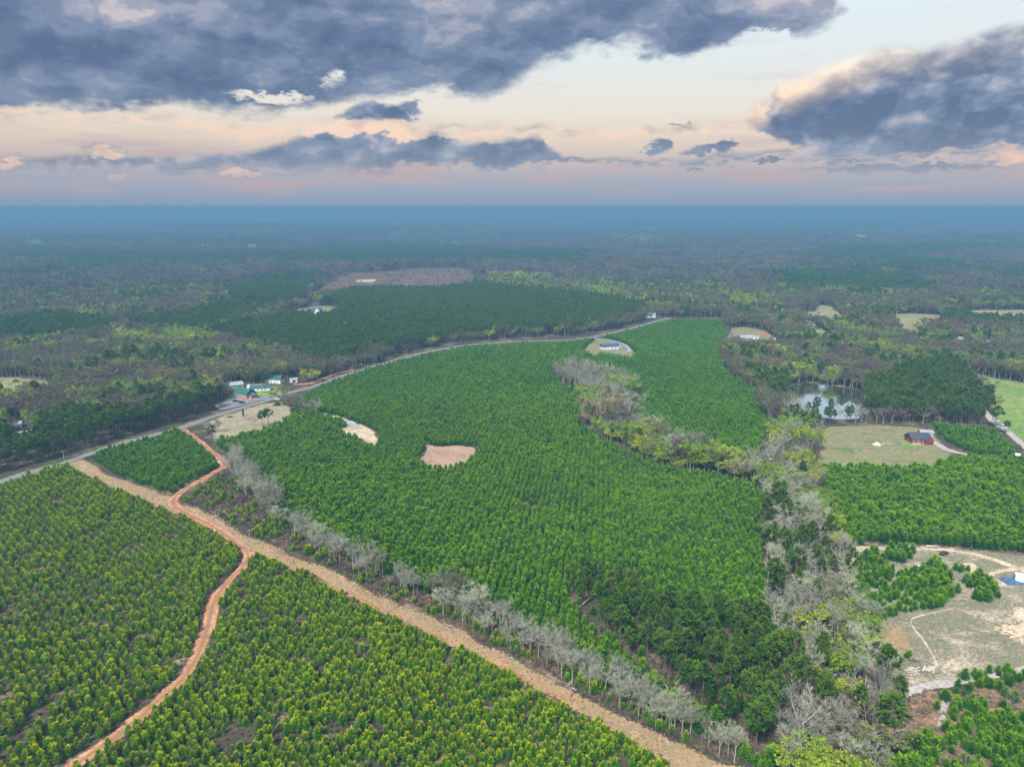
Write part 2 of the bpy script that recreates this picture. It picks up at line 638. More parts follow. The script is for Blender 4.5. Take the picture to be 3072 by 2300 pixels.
FINE = [(0.25, (0.50, 0.50, 0.54)), (0.5, (1, 1, 1)), (0.75, (1.35, 1.3, 1.22))]
GRN = (0.10, 0.15, 0.05)
DRK = (0.09, 0.065, 0.065)
PAL = (0.58, 0.46, 0.34)
M = {}
M['floor'] = m_ground('forest_floor', [(0.30, (0.030, 0.024, 0.026)), (0.42, (0.065, 0.050, 0.048)), (0.50, (0.060, 0.066, 0.034)), (0.57, (0.13, 0.098, 0.075)), (0.66, (0.27, 0.185, 0.12))], FINE, 0.04, 0.7)
M['tan'] = m_ground('dry_grass', [(0.30, (0.12, 0.125, 0.06)), (0.40, (0.23, 0.165, 0.095)), (0.48, (0.33, 0.225, 0.13)), (0.55, (0.25, 0.19, 0.11)), (0.61, (0.38, 0.26, 0.16)), (0.70, (0.38, 0.18, 0.10))], FINE, 0.05, 1.0, edge=1.6, speck=[(0.60, 0.70, (0.50, 0.36, 0.22)), (0.33, 0.27, GRN)])
M['verge'] = m_ground('roadside_verge', [(0.32, (0.11, 0.12, 0.06)), (0.5, (0.21, 0.17, 0.11)), (0.68, (0.29, 0.20, 0.14))], FINE, 0.05, 0.8, edge=1.6)
M['reddirt'] = m_ground('red_clay', [(0.32, (0.24, 0.10, 0.06)), (0.5, (0.40, 0.185, 0.105)), (0.66, (0.50, 0.30, 0.19))], FINE, 0.14, 1.1, edge=1.3, rut=(0.22, 0.15, 0.085))
M['sand'] = m_ground('pale_soil', [(0.32, (0.33, 0.25, 0.17)), (0.5, (0.48, 0.38, 0.27)), (0.66, (0.60, 0.50, 0.38))], FINE, 0.10, 0.9, edge=1.6, speck=[(0.36, 0.30, (0.17, 0.17, 0.09))])
M['clearing'] = m_ground('bare_clearing', [(0.32, (0.25, 0.155, 0.11)), (0.5, (0.34, 0.225, 0.165)), (0.66, (0.39, 0.28, 0.21))], FINE, 0.06, 0.8, edge=0.8)
M['asphalt'] = m_ground('asphalt', [(0.32, (0.15, 0.16, 0.17)), (0.68, (0.22, 0.225, 0.23))], None, 0.2, 1.2)
M['concrete'] = m_ground('concrete', [(0.32, (0.24, 0.28, 0.32)), (0.68, (0.32, 0.36, 0.40))], None, 0.15, 1.0)
M['gravel'] = m_ground('gravel', [(0.32, (0.28, 0.255, 0.235)), (0.68, (0.46, 0.42, 0.39))], FINE, 0.15, 1.0, edge=1.2)
M['pasture'] = m_ground('pasture_grass', [(0.32, (0.11, 0.20, 0.05)), (0.5, (0.17, 0.25, 0.07)), (0.66, (0.26, 0.27, 0.10))], FINE, 0.03, 0.4, edge=0.9)
M['palefield'] = m_ground('pale_meadow', [(0.32, (0.18, 0.20, 0.09)), (0.5, (0.25, 0.235, 0.125)), (0.66, (0.32, 0.26, 0.16))], FINE, 0.02, 0.3, edge=0.9)
M['stubble'] = m_ground('mown_field', [(0.32, (0.20, 0.20, 0.11)), (0.46, (0.27, 0.235, 0.16)), (0.56, (0.32, 0.265, 0.19)), (0.68, (0.36, 0.25, 0.17))], FINE, 0.05, 0.7, edge=1.3, speck=[(0.34, 0.28, GRN)])
M['yard'] = m_ground('thin_lawn', [(0.34, (0.08, 0.16, 0.045)), (0.43, (0.15, 0.175, 0.08)), (0.50, (0.25, 0.205, 0.13)), (0.55, (0.14, 0.18, 0.075)), (0.61, (0.28, 0.22, 0.14)), (0.68, (0.46, 0.35, 0.25))], FINE, 0.07, 0.7, warp=(0.5, 1.8, 1), edge=1.0, speck=[(0.62, 0.72, PAL)])
M['lot'] = m_ground('worn_lot', [(0.32, (0.11, 0.14, 0.07)), (0.41, (0.21, 0.18, 0.135)), (0.48, (0.15, 0.165, 0.10)), (0.55, (0.26, 0.22, 0.165)), (0.66, (0.52, 0.44, 0.34))], FINE, 0.06, 0.9, warp=(0.8, 1.3, 1), edge=1.4, speck=[(0.58, 0.68, (0.44, 0.37, 0.30)), (0.38, 0.30, GRN)])
M['scrub'] = m_ground('scrub_slope', [(0.32, (0.06, 0.06, 0.035)), (0.43, (0.13, 0.10, 0.07)), (0.52, (0.20, 0.14, 0.09)), (0.60, (0.34, 0.19, 0.10)), (0.70, (0.36, 0.25, 0.15))], FINE, 0.09, 0.9, edge=1.4, speck=[(0.40, 0.32, GRN)])
M['cutover'] = m_ground('cutover_land', [(0.32, (0.075, 0.058, 0.050)), (0.5, (0.12, 0.085, 0.07)), (0.66, (0.20, 0.135, 0.10))], FINE, 0.03, 0.25, edge=1.2)
M['water'] = m_water('pond_water')
M['bark'] = m_plain('bark', (0.12, 0.095, 0.08), 0.95, var=0.3, scale=3)
M['palebark'] = m_plain('pale_bark', (0.46, 0.42, 0.39), 0.9, var=0.25, scale=2)
M['silverbark'] = m_plain('silver_bark', (0.33, 0.30, 0.28), 0.95, var=0.25, scale=3)
M['greybark'] = m_plain('grey_bark', (0.33, 0.29, 0.27), 0.95, var=0.3, scale=3)
M['young'] = m_leaf('young_pine_needles', [(0.0, (0.010, 0.125, 0.016)), (0.45, (0.024, 0.200, 0.012)), (0.8, (0.07, 0.265, 0.010)), (1.0, (0.18, 0.33, 0.010))], tip=(0.58, 0.62, 0.003), trans=0.3)
M['mid'] = m_leaf('plantation_needles', [(0.0, (0.008, 0.100, 0.020)), (0.5, (0.016, 0.155, 0.014)), (1.0, (0.075, 0.24, 0.010))], tip=(0.27, 0.44, 0.006), trans=0.3)
M['pine'] = m_leaf('pine_needles', [(0.0, (0.013, 0.065, 0.021)), (0.5, (0.024, 0.096, 0.020)), (1.0, (0.062, 0.130, 0.018))], tip=(0.12, 0.20, 0.018), trans=0.25)
M['silver'] = m_leaf('silver_twigs', [(0.0, (0.14, 0.125, 0.12)), (0.35, (0.25, 0.24, 0.23)), (0.7, (0.35, 0.35, 0.31)), (1.0, (0.34, 0.41, 0.22))], trans=0.0, land=0.25)
M['twig'] = m_leaf('grey_twigs', [(0.0, (0.08, 0.066, 0.075)), (0.5, (0.125, 0.105, 0.105)), (1.0, (0.19, 0.155, 0.135))], trans=0.0, land=0.25)
M['bud'] = m_leaf('budding_leaves', [(0.0, (0.12, 0.075, 0.085)), (0.25, (0.17, 0.105, 0.09)), (0.42, (0.14, 0.125, 0.065)), (0.6, (0.11, 0.18, 0.05)), (0.8, (0.20, 0.24, 0.06)), (0.9, (0.25, 0.19, 0.08)), (1.0, (0.27, 0.13, 0.075))], trans=0.3, land=0.3)
M['green'] = m_leaf('fresh_leaves', [(0.0, (0.15, 0.30, 0.02)), (0.5, (0.27, 0.42, 0.02)), (1.0, (0.42, 0.48, 0.02))], trans=0.35, land=0.1)
M['brush'] = m_leaf('brush_twigs', [(0.0, (0.075, 0.050, 0.055)), (0.4, (0.12, 0.085, 0.08)), (0.7, (0.22, 0.16, 0.12)), (1.0, (0.08, 0.13, 0.04))], trans=0.1, land=0.4, landscale=0.03)
M['straw'] = m_leaf('dry_stems', [(0.0, (0.26, 0.19, 0.10)), (0.6, (0.38, 0.26, 0.145)), (1.0, (0.34, 0.19, 0.09))], trans=0.15, land=0.3, landscale=0.03)
M['white'] = m_siding('white_siding', (0.78, 0.78, 0.76), 0.2)
M['cream'] = m_plain('white_paint', (0.80, 0.80, 0.78), 0.6, var=0.05)
M['brickred'] = m_brick('red_brick', (0.36, 0.13, 0.09), (0.42, 0.18, 0.12), (0.45, 0.40, 0.36))
M['redwall'] = m_siding('red_siding', (0.26, 0.035, 0.035), 0.22)
M['greenroof'] = m_siding('green_metal_roof', (0.015, 0.11, 0.085), 0.45, axis=1, rough=0.35, groove=0.6)
M['darkroof'] = m_siding('dark_shingles', (0.045, 0.055, 0.085), 0.3, axis=2, rough=0.8)
M['blueroof'] = m_siding('blue_grey_roof', (0.03, 0.085, 0.17), 0.3, axis=2, rough=0.6)
M['greyroof'] = m_siding('grey_metal_roof', (0.30, 0.33, 0.36), 0.4, axis=1, rough=0.4)
M['glass'] = m_plain('window_glass', (0.03, 0.04, 0.05), 0.08, var=0.1, spec=0.6)
M['wood'] = m_plain('weathered_wood', (0.36, 0.33, 0.30), 0.9, var=0.25, scale=4)
M['palewood'] = m_plain('pale_planks', (0.46, 0.40, 0.36), 0.85, var=0.2, scale=4)
M['darkmetal'] = m_plain('dark_metal', (0.05, 0.05, 0.055), 0.5)
M['rubber'] = m_plain('rubber', (0.02, 0.02, 0.02), 0.9)
M['blue'] = m_plain('blue_tarp', (0.05, 0.12, 0.25), 0.5, var=0.3, scale=0.8)
M['carwhite'] = m_plain('white_car_paint', (0.75, 0.76, 0.78), 0.25, var=0.05)
M['carblue'] = m_plain('dark_blue_car_paint', (0.02, 0.03, 0.07), 0.25, var=0.1)
M['carsilver'] = m_plain('silver_car_paint', (0.40, 0.42, 0.44), 0.3, var=0.05)
M['carred'] = m_plain('red_paint', (0.35, 0.03, 0.03), 0.35, var=0.1)
M['sandpile'] = m_plain('sand_heap', (0.66, 0.56, 0.38), 0.95, var=0.15, scale=0.6)
M['ceramic'] = m_plain('insulator', (0.7, 0.7, 0.7), 0.4)

# ------------------------------------------------------------------ ground sheet (one sheet to the horizon)
def build_ground():
    rs = [0.0, 25.0]
    while rs[-1] < 90000:
        rs.append(rs[-1] * 1.0105 + 0.05)
    rs = np.array(rs)
    fine_a = np.radians(np.arange(-46, 46.01, 0.55))
    coarse = np.radians(np.arange(50, 310.1, 5.0))
    az = np.concatenate([fine_a, coarse])
    na, nr = len(az), len(rs)
    A, RR = np.meshgrid(az, rs)
    X, Y = RR * np.sin(A), RR * np.cos(A)
    Z = H(X, Y)
    v = np.stack([X, Y, Z], -1).reshape(-1, 3)
    i = np.arange(nr - 1)[:, None] * na
    j = np.arange(na)[None, :]
    j2 = (j + 1) % na
    f = np.stack([i + j, i + j2, i + na + j2, i + na + j], -1).reshape(-1, 4)[:, ::-1]
    me = bpy.data.meshes.new('ground')
    me.vertices.add(len(v)); me.vertices.foreach_set('co', v.ravel())
    me.loops.add(f.size); me.loops.foreach_set('vertex_index', f.ravel().astype(np.int32))
    me.polygons.add(len(f)); me.polygons.foreach_set('loop_start', np.arange(0, f.size, 4, dtype=np.int32))
    me.polygons.foreach_set('use_smooth', np.ones(len(f), bool))
    me.materials.append(M['floor'])
    me.update(calc_edges=True); me.validate()
    o = bpy.data.objects.new('ground', me)
    col.objects.link(o)
    return tag(o, 'brown woodland and brush ground reaching the horizon', kind='structure')


build_ground()


def lift(x, y, tier):
    r = np.hypot(x, y)
    return 0.05 * tier + tier * 1.6e-4 * r


def smooth_line(pts, step):
    """Catmull-Rom through 2D points, resampled"""
    p = [np.array(q, float) for q in pts]
    p = [2 * p[0] - p[1]] + p + [2 * p[-1] - p[-2]]
    out = []
    for i in range(1, len(p) - 2):
        n = max(2, int(np.linalg.norm(p[i + 1] - p[i]) / step))
        for k in range(n):
            t = k / n
            a, b, c, d = p[i - 1], p[i], p[i + 1], p[i + 2]
            out.append(0.5 * (2 * b + (c - a) * t + (2 * a - 5 * b + 4 * c - d) * t * t + (3 * b - a - 3 * c + d) * t ** 3))
    out.append(p[-2])
    return np.array(out)


def ribbon(name, label, pix, width, mat, tier=1, step=3.0, wob=0.0, nx=4):
    w = np.array([G(*q)[:2] for q in pix])
    c = smooth_line(w, step)
    t = np.gradient(c, axis=0); t /= np.linalg.norm(t, axis=1)[:, None] + 1e-9
    nrm = np.stack([-t[:, 1], t[:, 0]], 1)
    vs = []
    hw = np.full(len(c), width / 2)
    k = np.arange(len(c)) * step
    wl = hw + wob * (vnoise(k, k * 0, 7.0, 3) - 0.5) * width
    wr = hw + wob * (vnoise(k, k * 0, 6.0, 5) - 0.5) * width
    for j in range(nx + 1):
        s = -1 + 2 * j / nx
        off = np.where(s < 0, s * wl, s * wr)
        q = c + nrm * off[:, None]
        vs.append(np.column_stack([q, H(q[:, 0], q[:, 1]) + lift(q[:, 0], q[:, 1], tier)]))
    v = np.stack(vs, 1).reshape(-1, 3)
    m = MB()
    fs = []
    for i in range(len(c) - 1):
        for j in range(nx):
            a = i * (nx + 1) + j
            fs.append((a, a + 1, a + nx + 2, a + nx + 1))
    m.add(v, fs, 0, [1.0 - abs(-1 + 2 * j / nx) + 1e-4 for _ in range(len(c)) for j in range(nx + 1)])
    o = m.build(name, mat, smooth=True)
    tag(o, label, kind='structure')
    return c


def sheet(name, label, pix, mat, tier=1, rag=1.5, water=None, fray=6.0, smooth=2):
    """patch of ground cover draped over the terrain, outline in pixels, edge ragged by rag metres"""
    w = [G(*q)[:2] for q in pix]
    w.append(w[0])
    r0 = float(np.hypot(*np.mean(np.array(w[:-1]), axis=0)))
    step = max(1.5, r0 * 0.005)
    out = []
    for i in range(len(w) - 1):
        a, b = np.array(w[i]), np.array(w[i + 1])
        n = max(1, int(np.linalg.norm(b - a) / step))
        out += [a + (b - a) * k / n for k in range(n)]
    p = np.array(out)
    for _ in range(smooth):
        p = 0.5 * p + 0.25 * np.roll(p, 1, 0) + 0.25 * np.roll(p, -1, 0)
    p[:, 0] += (vnoise(p[:, 0], p[:, 1], 6 + r0 * 0.004, 11) - 0.5) * 2 * rag
    p[:, 1] += (vnoise(p[:, 0], p[:, 1], 6 + r0 * 0.004, 12) - 0.5) * 2 * rag
    lo, hi = p.min(0), p.max(0)
    g = min(max(3.0, r0 * 0.009), max(3.0, float((hi - lo).min()) / 5))
    gx, gy = np.meshgrid(np.arange(lo[0], hi[0], g), np.arange(lo[1], hi[1], g))
    gx, gy = gx.ravel(), gy.ravel()
    k = inside(p.tolist(), gx, gy)
    vs = [Vector(q) for q in p] + [Vector((a, b)) for a, b in zip(gx[k], gy[k])]
    n = len(p)
    res = delaunay_2d_cdt(vs, [(i, (i + 1) % n) for i in range(n)], [tuple(range(n))], 1, 1e-4)
    co = np.array([tuple(q) for q in res[0]])
    z = H(co[:, 0], co[:, 1]) + lift(co[:, 0], co[:, 1], tier)
    if water is not None:
        z[:] = water
    m = MB()
    fr = max(fray, 1e-3)
    dist = np.array([np.sqrt(((p - q) ** 2).sum(1).min()) for q in co])
    m.add(np.column_stack([co, z]), [tuple(f) for f in res[2]], 0, list(np.clip(dist / fr, 0, 1) + 1e-4))
    o = m.build(name, mat, smooth=True)
    # faces upward
    me = o.data
    if len(me.polygons) and me.polygons[0].normal.z < 0:
        me.flip_normals()
    tag(o, label, kind='structure')
    return o

# ------------------------------------------------------------------ land cover (outlines in photograph pixels, laid on the ground)
ROW_L = [(150, 1402), (194, 1398), (241, 1424), (324, 1464), (417, 1500), (486, 1528), (551, 1556), (620, 1592), (700, 1638), (764, 1664), (810, 1680), (926, 1730), (1024, 1786), (1070, 1816), (1158, 1850),
         (1209, 1878), (1283, 1912), (1320, 1944), (1413, 1974), (1455, 1998), (1547, 2030), (1580, 2062), (1640, 2094), (1709, 2136), (1811, 2180), (1870, 2222), (1940, 2262), (2020, 2320), (2120, 2400)]
ROW_R = [(250, 1380), (296, 1408), (333, 1430), (384, 1450), (440, 1468), (491, 1486), (556, 1518), (648, 1556), (722, 1598), (787, 1630), (880, 1662), (949, 1692), (1024, 1728), (1070, 1754),
         (1126, 1782), (1186, 1810), (1246, 1826), (1283, 1848), (1357, 1884), (1418, 1908), (1487, 1950), (1570, 1992), (1649, 2028), (1718, 2070), (1811, 2116), (1880, 2154), (1973, 2200), (2048, 2232),
         (2117, 2262), (2200, 2300), (2380, 2400)]
ROW = ROW_L + [(a + 4, b - 7) for a, b in ROW_R[::-1]]
TRACK = [(160, 2345), (222, 2297), (287, 2251), (380, 2186), (463, 2112), (542, 2043), (588, 1978), (611, 1922), (625, 1867), (643, 1806), (685, 1742), (727, 1700), (745, 1664), (722, 1636), (694, 1618), (648, 1585),
         (593, 1557), (546, 1534), (521, 1514), (523, 1493), (556, 1469), (597, 1446), (639, 1419), (671, 1400), (667, 1384), (648, 1366), (616, 1340), (574, 1307), (546, 1287)]
ROAD = [(-500, 1625), (-200, 1515), (0, 1446), (90, 1417), (185, 1391), (259, 1366), (370, 1329), (460, 1305), (546, 1282), (611, 1260), (694, 1233), (796, 1203), (870, 1178), (935, 1161), (1023, 1130), (1117, 1101),
        (1209, 1075), (1283, 1056), (1348, 1044), (1417, 1034), (1533, 1026), (1650, 1022), (1718, 1019), (1774, 1012), (1848, 996), (1973, 964), (2010, 954)]
CLEAR = [(1268, 1318), (1284, 1334), (1325, 1340), (1366, 1335), (1434, 1343), (1428, 1364), (1410, 1388), (1380, 1404), (1345, 1413), (1310, 1415), (1278, 1408), (1256, 1394), (1256, 1376), (1274, 1352)]
PAD = [(944, 1234), (980, 1240), (1030, 1252), (1072, 1268), (1100, 1278), (1134, 1296), (1140, 1330), (1130, 1342), (1098, 1334), (1074, 1318), (1030, 1304), (1006, 1290), (1040, 1278), (1010, 1262), (960, 1250)]
HOUSECLEAR = [(1742, 1052), (1772, 1026), (1790, 1014), (1820, 1016), (1850, 1022), (1880, 1034), (1900, 1046), (1916, 1062), (1890, 1072), (1850, 1066), (1820, 1062), (1780, 1068)]
CHURCHFIELD = [(606, 1270), (650, 1252), (700, 1238), (800, 1208), (850, 1205), (880, 1224), (880, 1255), (850, 1272), (800, 1290), (745, 1306), (690, 1320), (650, 1324), (625, 1300)]
CHURCHLOT = [(640, 1216), (690, 1196), (730, 1184), (800, 1186), (812, 1196), (770, 1204), (700, 1224), (660, 1232)]
CHURCHYARD = [(690, 1178), (730, 1152), (800, 1150), (850, 1170), (845, 1188), (800, 1192), (740, 1206), (700, 1210), (660, 1204)]
LEFTFIELD = [(-300, 1150), (0, 1131), (60, 1131), (130, 1140), (172, 1150), (190, 1175), (120, 1205), (0, 1218), (-300, 1240)]
REDYARD = [(2446, 1390), (2452, 1304), (2472, 1280), (2560, 1275), (2660, 1275), (2745, 1280), (2780, 1290), (2810, 1310), (2860, 1346), (2850, 1376), (2812, 1396), (2720, 1398), (2600, 1400), (2520, 1398)]
LOT = [(2540, 1636), (2600, 1634), (2700, 1632), (2860, 1640), (2980, 1652), (3072, 1662), (3500, 1690), (3500, 2060), (3072, 2024), (3010, 2034), (2900, 2058), (2790, 2066), (2690, 2098), (2650, 2092), (2620, 2040), (2580, 1985), (2626, 1958), (2636, 1920),
       (2622, 1880), (2590, 1840), (2556, 1770), (2544, 1700)]
BROOM = [(2720, 2100), (2760, 2070), (2850, 2070), (2960, 2048), (3072, 2030), (3500, 2060), (3500, 2400), (2700, 2420), (2690, 2200)]
GREENFIELD = [(2844, 1112), (2930, 1124), (3072, 1149), (3500, 1215), (3500, 1420), (3072, 1350), (3020, 1300), (2990, 1270), (2970, 1216), (2928, 1164), (2880, 1130)]
FIELD_A = [(2452, 914), (2500, 920), (2548, 948), (2510, 962), (2430, 950), (2372, 936), (2372, 930), (2440, 934)]
FIELD_B = [(2676, 943), (2730, 940), (2840, 946), (2810, 962), (2780, 975), (2716, 977), (2674, 968)]
FIELD_C = [(2850, 938), (2930, 930), (3072, 930), (3500, 935), (3500, 962), (3072, 955), (2930, 952)]
LAWN_D = [(2690, 976), (2770, 984), (2750, 1012), (2700, 1010)]
LAWN_E = [(2420, 990), (2470, 984), (2510, 1000), (2500, 1015), (2440, 1010)]
RANCH = [(2170, 1008), (2190, 984), (2240, 980), (2300, 992), (2350, 1010), (2380, 1022), (2330, 1030), (2260, 1026), (2190, 1018)]
POND = [(2356, 1166), (2392, 1148), (2440, 1150), (2500, 1158), (2590, 1176), (2600, 1252), (2520, 1258), (2440, 1250), (2356, 1234)]
PONDFRONT = [(2350, 1228), (2440, 1246), (2520, 1256), (2600, 1250), (2600, 1276), (2470, 1280), (2400, 1290), (2340, 1270)]
CUT_A = [(1024, 822), (1130, 816), (1230, 806), (1330, 802), (1418, 806), (1432, 824), (1432, 856), (1300, 872), (1100, 870), (1000, 880), (940, 890), (930, 870), (960, 850), (1000, 842)]
CUT_B = [(606, 1012), (720, 984), (880, 924), (900, 930), (900, 948), (790, 972), (670, 1012)]
CUT_C = [(934, 880), (980, 856), (1010, 866), (960, 886), (948, 930), (920, 930)]
FARF = [[(1510, 712), (1545, 710), (1560, 716), (1530, 722)], [(1560, 757), (1620, 758), (1610, 761), (1560, 760)], [(2470, 700), (2500, 697), (2510, 712), (2470, 714)], [(2545, 704), (2590, 703), (2650, 726), (2560, 722)],
        [(2910, 770), (3072, 776), (3072, 782), (2930, 778)], [(1685, 755), (1745, 754), (1740, 759), (1690, 760)], [(780, 822), (870, 808), (880, 812), (800, 826)], [(700, 914), (790, 914), (790, 922), (720, 920)]]

def down(P, d):
    """carry the near rim of a clearing on under the trees that stand in front of it"""
    cy_ = sum(q[1] for q in P) / len(P)
    return [(a, b + (d if b > cy_ else 0)) for a, b in P]


FIELD_A, FIELD_B, FIELD_C = down(FIELD_A, 22), down(FIELD_B, 22), down(FIELD_C, 22)
LAWN_D, LAWN_E, RANCH, HOUSECLEAR = down(LAWN_D, 18), down(LAWN_E, 22), down(RANCH, 26), down(HOUSECLEAR, 5)
CUT_A, CUT_B = down(CUT_A, 10), down(CUT_B, 14)
REDYARD = down(REDYARD, 8)
GREENFIELD = down(GREENFIELD, 8)
FARM = [(884, 930), (930, 918), (1000, 918), (1030, 934), (1004, 962), (940, 974), (890, 962)]
OPEN = [FARM, ROW, CLEAR, PAD, HOUSECLEAR, CHURCHFIELD, CHURCHLOT, CHURCHYARD, LEFTFIELD, REDYARD, GREENFIELD, FIELD_A, FIELD_B, FIELD_C, LAWN_D, LAWN_E, RANCH, POND, CUT_A, CUT_B, CUT_C] + FARF

sheet('power_line_strip', 'tan grass strip cleared under the power line', ROW, M['tan'], 1, 1.6)
sheet('clearing', 'kidney shaped bare tan clearing inside the pine plantation', CLEAR, M['clearing'], 1, 0.8, fray=3.0, smooth=5)
sheet('house_pad', 'pale graded soil pad with a driveway in the plantation', PAD, M['sand'], 1, 1.2)
sheet('clearing', 'lawn around the long white house', HOUSECLEAR, M['yard'], 1, 1.5)
sheet('field', 'tan mown field below the church road', CHURCHFIELD, M['stubble'], 1, 1.5)
sheet('lawn', 'green lawn around the brick church', CHURCHYARD, M['pasture'], 1, 1.0)
sheet('parking_lot', 'grey paved parking lot in front of the church', CHURCHLOT, M['asphalt'], 2, 0.3)
sheet('field', 'pale green field edge at the margin of the left woods', LEFTFIELD, M['palefield'], 1, 2)
sheet('yard', 'patchy grass yard around the red house', REDYARD, M['yard'], 1, 1.2)
sheet('dirt_lot', 'worn grass and soil lot with tracks and debris', LOT, M['lot'], 1, 1.5)
sheet('broom_field', 'rusty dry grass slope with scattered pines', BROOM, M['scrub'], 1, 2)
sheet('pasture', 'bright green pasture beyond the pond pines', GREENFIELD, M['pasture'], 1, 2)
for pl, mt, lb in ((FIELD_A, 'palefield', 'pale meadow between distant dark trees'), (FIELD_B, 'palefield', 'yellowish distant meadow with tree line behind'), (FIELD_C, 'palefield', 'long pale meadow at the far tree line'),
                   (LAWN_D, 'pasture', 'green lawn beside distant dark pines'), (LAWN_E, 'pasture', 'small green paddock among far houses')):
    sheet('field', lb, pl, M[mt], 1, 4)
sheet('yard', 'graded reddish yard around the low ranch house', RANCH, M['yard'], 1, 2)
sheet('field', 'brown cutover land beyond the tall pine stand', CUT_A, M['cutover'], 1, 6)
sheet('field', 'brown cutover strip below the white farmhouse', CUT_B, M['cutover'], 1, 3)
sheet('field', 'brown cleared lane through the far pines', CUT_C, M['cutover'], 1, 4)
sheet('lawn', 'pale lawn around the white farmhouse', FARM, M['yard'], 1, 3)
sheet('sand_patch', 'pale sandy landing in the cutover land', [(1060, 842), (1100, 838), (1135, 840), (1120, 847), (1070, 848)], M['sand'], 2, 4)
sheet('sand_patch', 'orange bare soil scar in the cutover land', [(1215, 850), (1235, 855), (1240, 864), (1222, 866), (1220, 858)], M['reddirt'], 2, 4)
for i, pl in enumerate(FARF):
    sheet('field', 'faint pale clearing in the hazy far woods', pl, M['palefield'], 1, 10, fray=40)
pz = min(G(*q)[2] for q in POND) + 0.15
pond = sheet('pond', 'still pond reflecting the bright sky behind thin trees', POND, M['water'], 3, 1.5, water=-0.85)
# tracks, roads, drives
road_c = ribbon('road', 'grey two lane country road curving past the plantation', ROAD, 5.6, M['asphalt'], 2, 3.0)
shoulder_c = ribbon('road_shoulder', 'dry grass verge along the country road', ROAD, 10.0, M['verge'], 1, 3.0, wob=0.35)
track_c = ribbon('dirt_track', 'red clay track winding through the young pines', TRACK, 5.4, M['reddirt'], 2, 2.0, wob=0.5, nx=8)
ribbon('dirt_track', 'faint red wheel track along the power line strip', [(741, 1655), (830, 1690), (960, 1745), (1090, 1800), (1200, 1850), (1330, 1915), (1440, 1970), (1560, 2030), (1700, 2100)], 1.6, M['reddirt'], 2, 2.0, wob=0.9, nx=2)
for pl in ([(1460, 1985), (1500, 1972), (1530, 1990), (1545, 2005), (1510, 2012), (1480, 2000)], [(1552, 2030), (1580, 2020), (1612, 2040), (1600, 2048), (1570, 2046)], [(1590, 2012), (1612, 2008), (1616, 2018), (1598, 2022)],
           [(1700, 2085), (1730, 2078), (1738, 2090), (1712, 2098)], [(1205, 1866), (1240, 1874), (1262, 1888), (1230, 1884)], [(1415, 1944), (1450, 1948), (1490, 1962), (1460, 1964)]):
    sheet('clay_patch', 'bare orange clay scrape on the power line strip', pl, M['reddirt'], 3, 1.0, fray=2.5)
ribbon('driveway', 'blue grey driveway on the graded pad', [(930, 1236), (960, 1243), (1000, 1256), (1040, 1268), (1080, 1284)], 5.0, M['concrete'], 3, 2.0)
ribbon('driveway', 'blue grey drive beside the long white house', [(1770, 1013), (1800, 1018), (1840, 1024), (1872, 1034), (1888, 1048), (1884, 1056), (1850, 1056)], 3.6, M['concrete'], 3, 2.0)
ribbon('driveway', 'grey concrete drive from the red house', [(2790, 1318), (2812, 1334), (2850, 1352), (2900, 1364), (2960, 1372), (3040, 1378)], 6.0, M['gravel'], 2, 2.0, wob=0.3)
ribbon('gravel_road', 'pale gravel road beside the pasture', [(2790, 1082), (2830, 1106), (2920, 1190), (2975, 1262), (3020, 1292), (3072, 1338), (3200, 1450)], 6.0, M['gravel'], 2, 3.0)
ribbon('driveway', 'thin pale drive in front of the distant meadow', [(2620, 976), (2660, 973), (2715, 971)], 6.0, M['gravel'], 2, 5.0)
ribbon('driveway', 'thin grey drive toward the distant houses', [(2720, 1020), (2780, 1022), (2860, 1030)], 6.0, M['gravel'], 2, 5.0)
ribbon('dirt_track', 'pale sandy track around the worn lot', [(2552, 1700), (2556, 1672), (2570, 1650), (2610, 1644), (2700, 1648), (2780, 1648), (2870, 1655), (2960, 1672), (3030, 1696), (3100, 1720)], 4.0, M['sand'], 2, 2.0, wob=0.6)
ribbon('dirt_track', 'pale sandy track past the blue tarp', [(2900, 1740), (2960, 1728), (3010, 1712), (3072, 1704)], 3.0, M['sand'], 2, 2.0, wob=0.6)
ribbon('dirt_track', 'short pale track beside the lone pine clump', [(2900, 1690), (2925, 1712), (2938, 1738), (2910, 1755)], 5.0, M['sand'], 3, 2.0, wob=0.6)
ribbon('dirt_track', 'grey dirt lane along the bottom of the worn lot', [(2670, 2100), (2720, 2076), (2800, 2056), (2900, 2040), (3000, 2022), (3110, 2004)], 4.5, M['gravel'], 2, 2.0, wob=0.5)
ribbon('footpath', 'thin pale footpath across the worn lot', [(2810, 2000), (2800, 1970), (2770, 1920), (2738, 1880), (2734, 1860), (2760, 1848), (2860, 1826)], 0.9, M['sand'], 2, 1.5, wob=0.4, nx=2)
ribbon('dirt_track', 'white gravel spur in the rusty grass slope', [(2848, 2090), (2832, 2120), (2826, 2150), (2822, 2180)], 2.6, M['gravel'], 2, 1.5, wob=0.6)
sheet('sand_patch', 'bare white soil spread at the edge of the worn lot', [(2960, 1790), (3020, 1800), (3072, 1800), (3400, 1830), (3400, 1960), (3072, 1950), (3010, 1900), (2960, 1890), (2930, 1880), (2980, 1850), (3000, 1825)], M['sand'], 2, 4.0, fray=22.0)
sheet('sand_patch', 'tan trampled corner of the worn lot', [(2640, 1880), (2700, 1860), (2735, 1870), (2760, 1920), (2780, 1960), (2720, 1966), (2660, 1950), (2636, 1920)], M['tan'], 2, 2.5, fray=9.0)
sheet('mown_patch', 'orange bare strip across the red house yard', [(2560, 1284), (2640, 1280), (2720, 1284), (2690, 1300), (2620, 1300), (2570, 1294)], M['clearing'], 2, 4.0, fray=22.0)
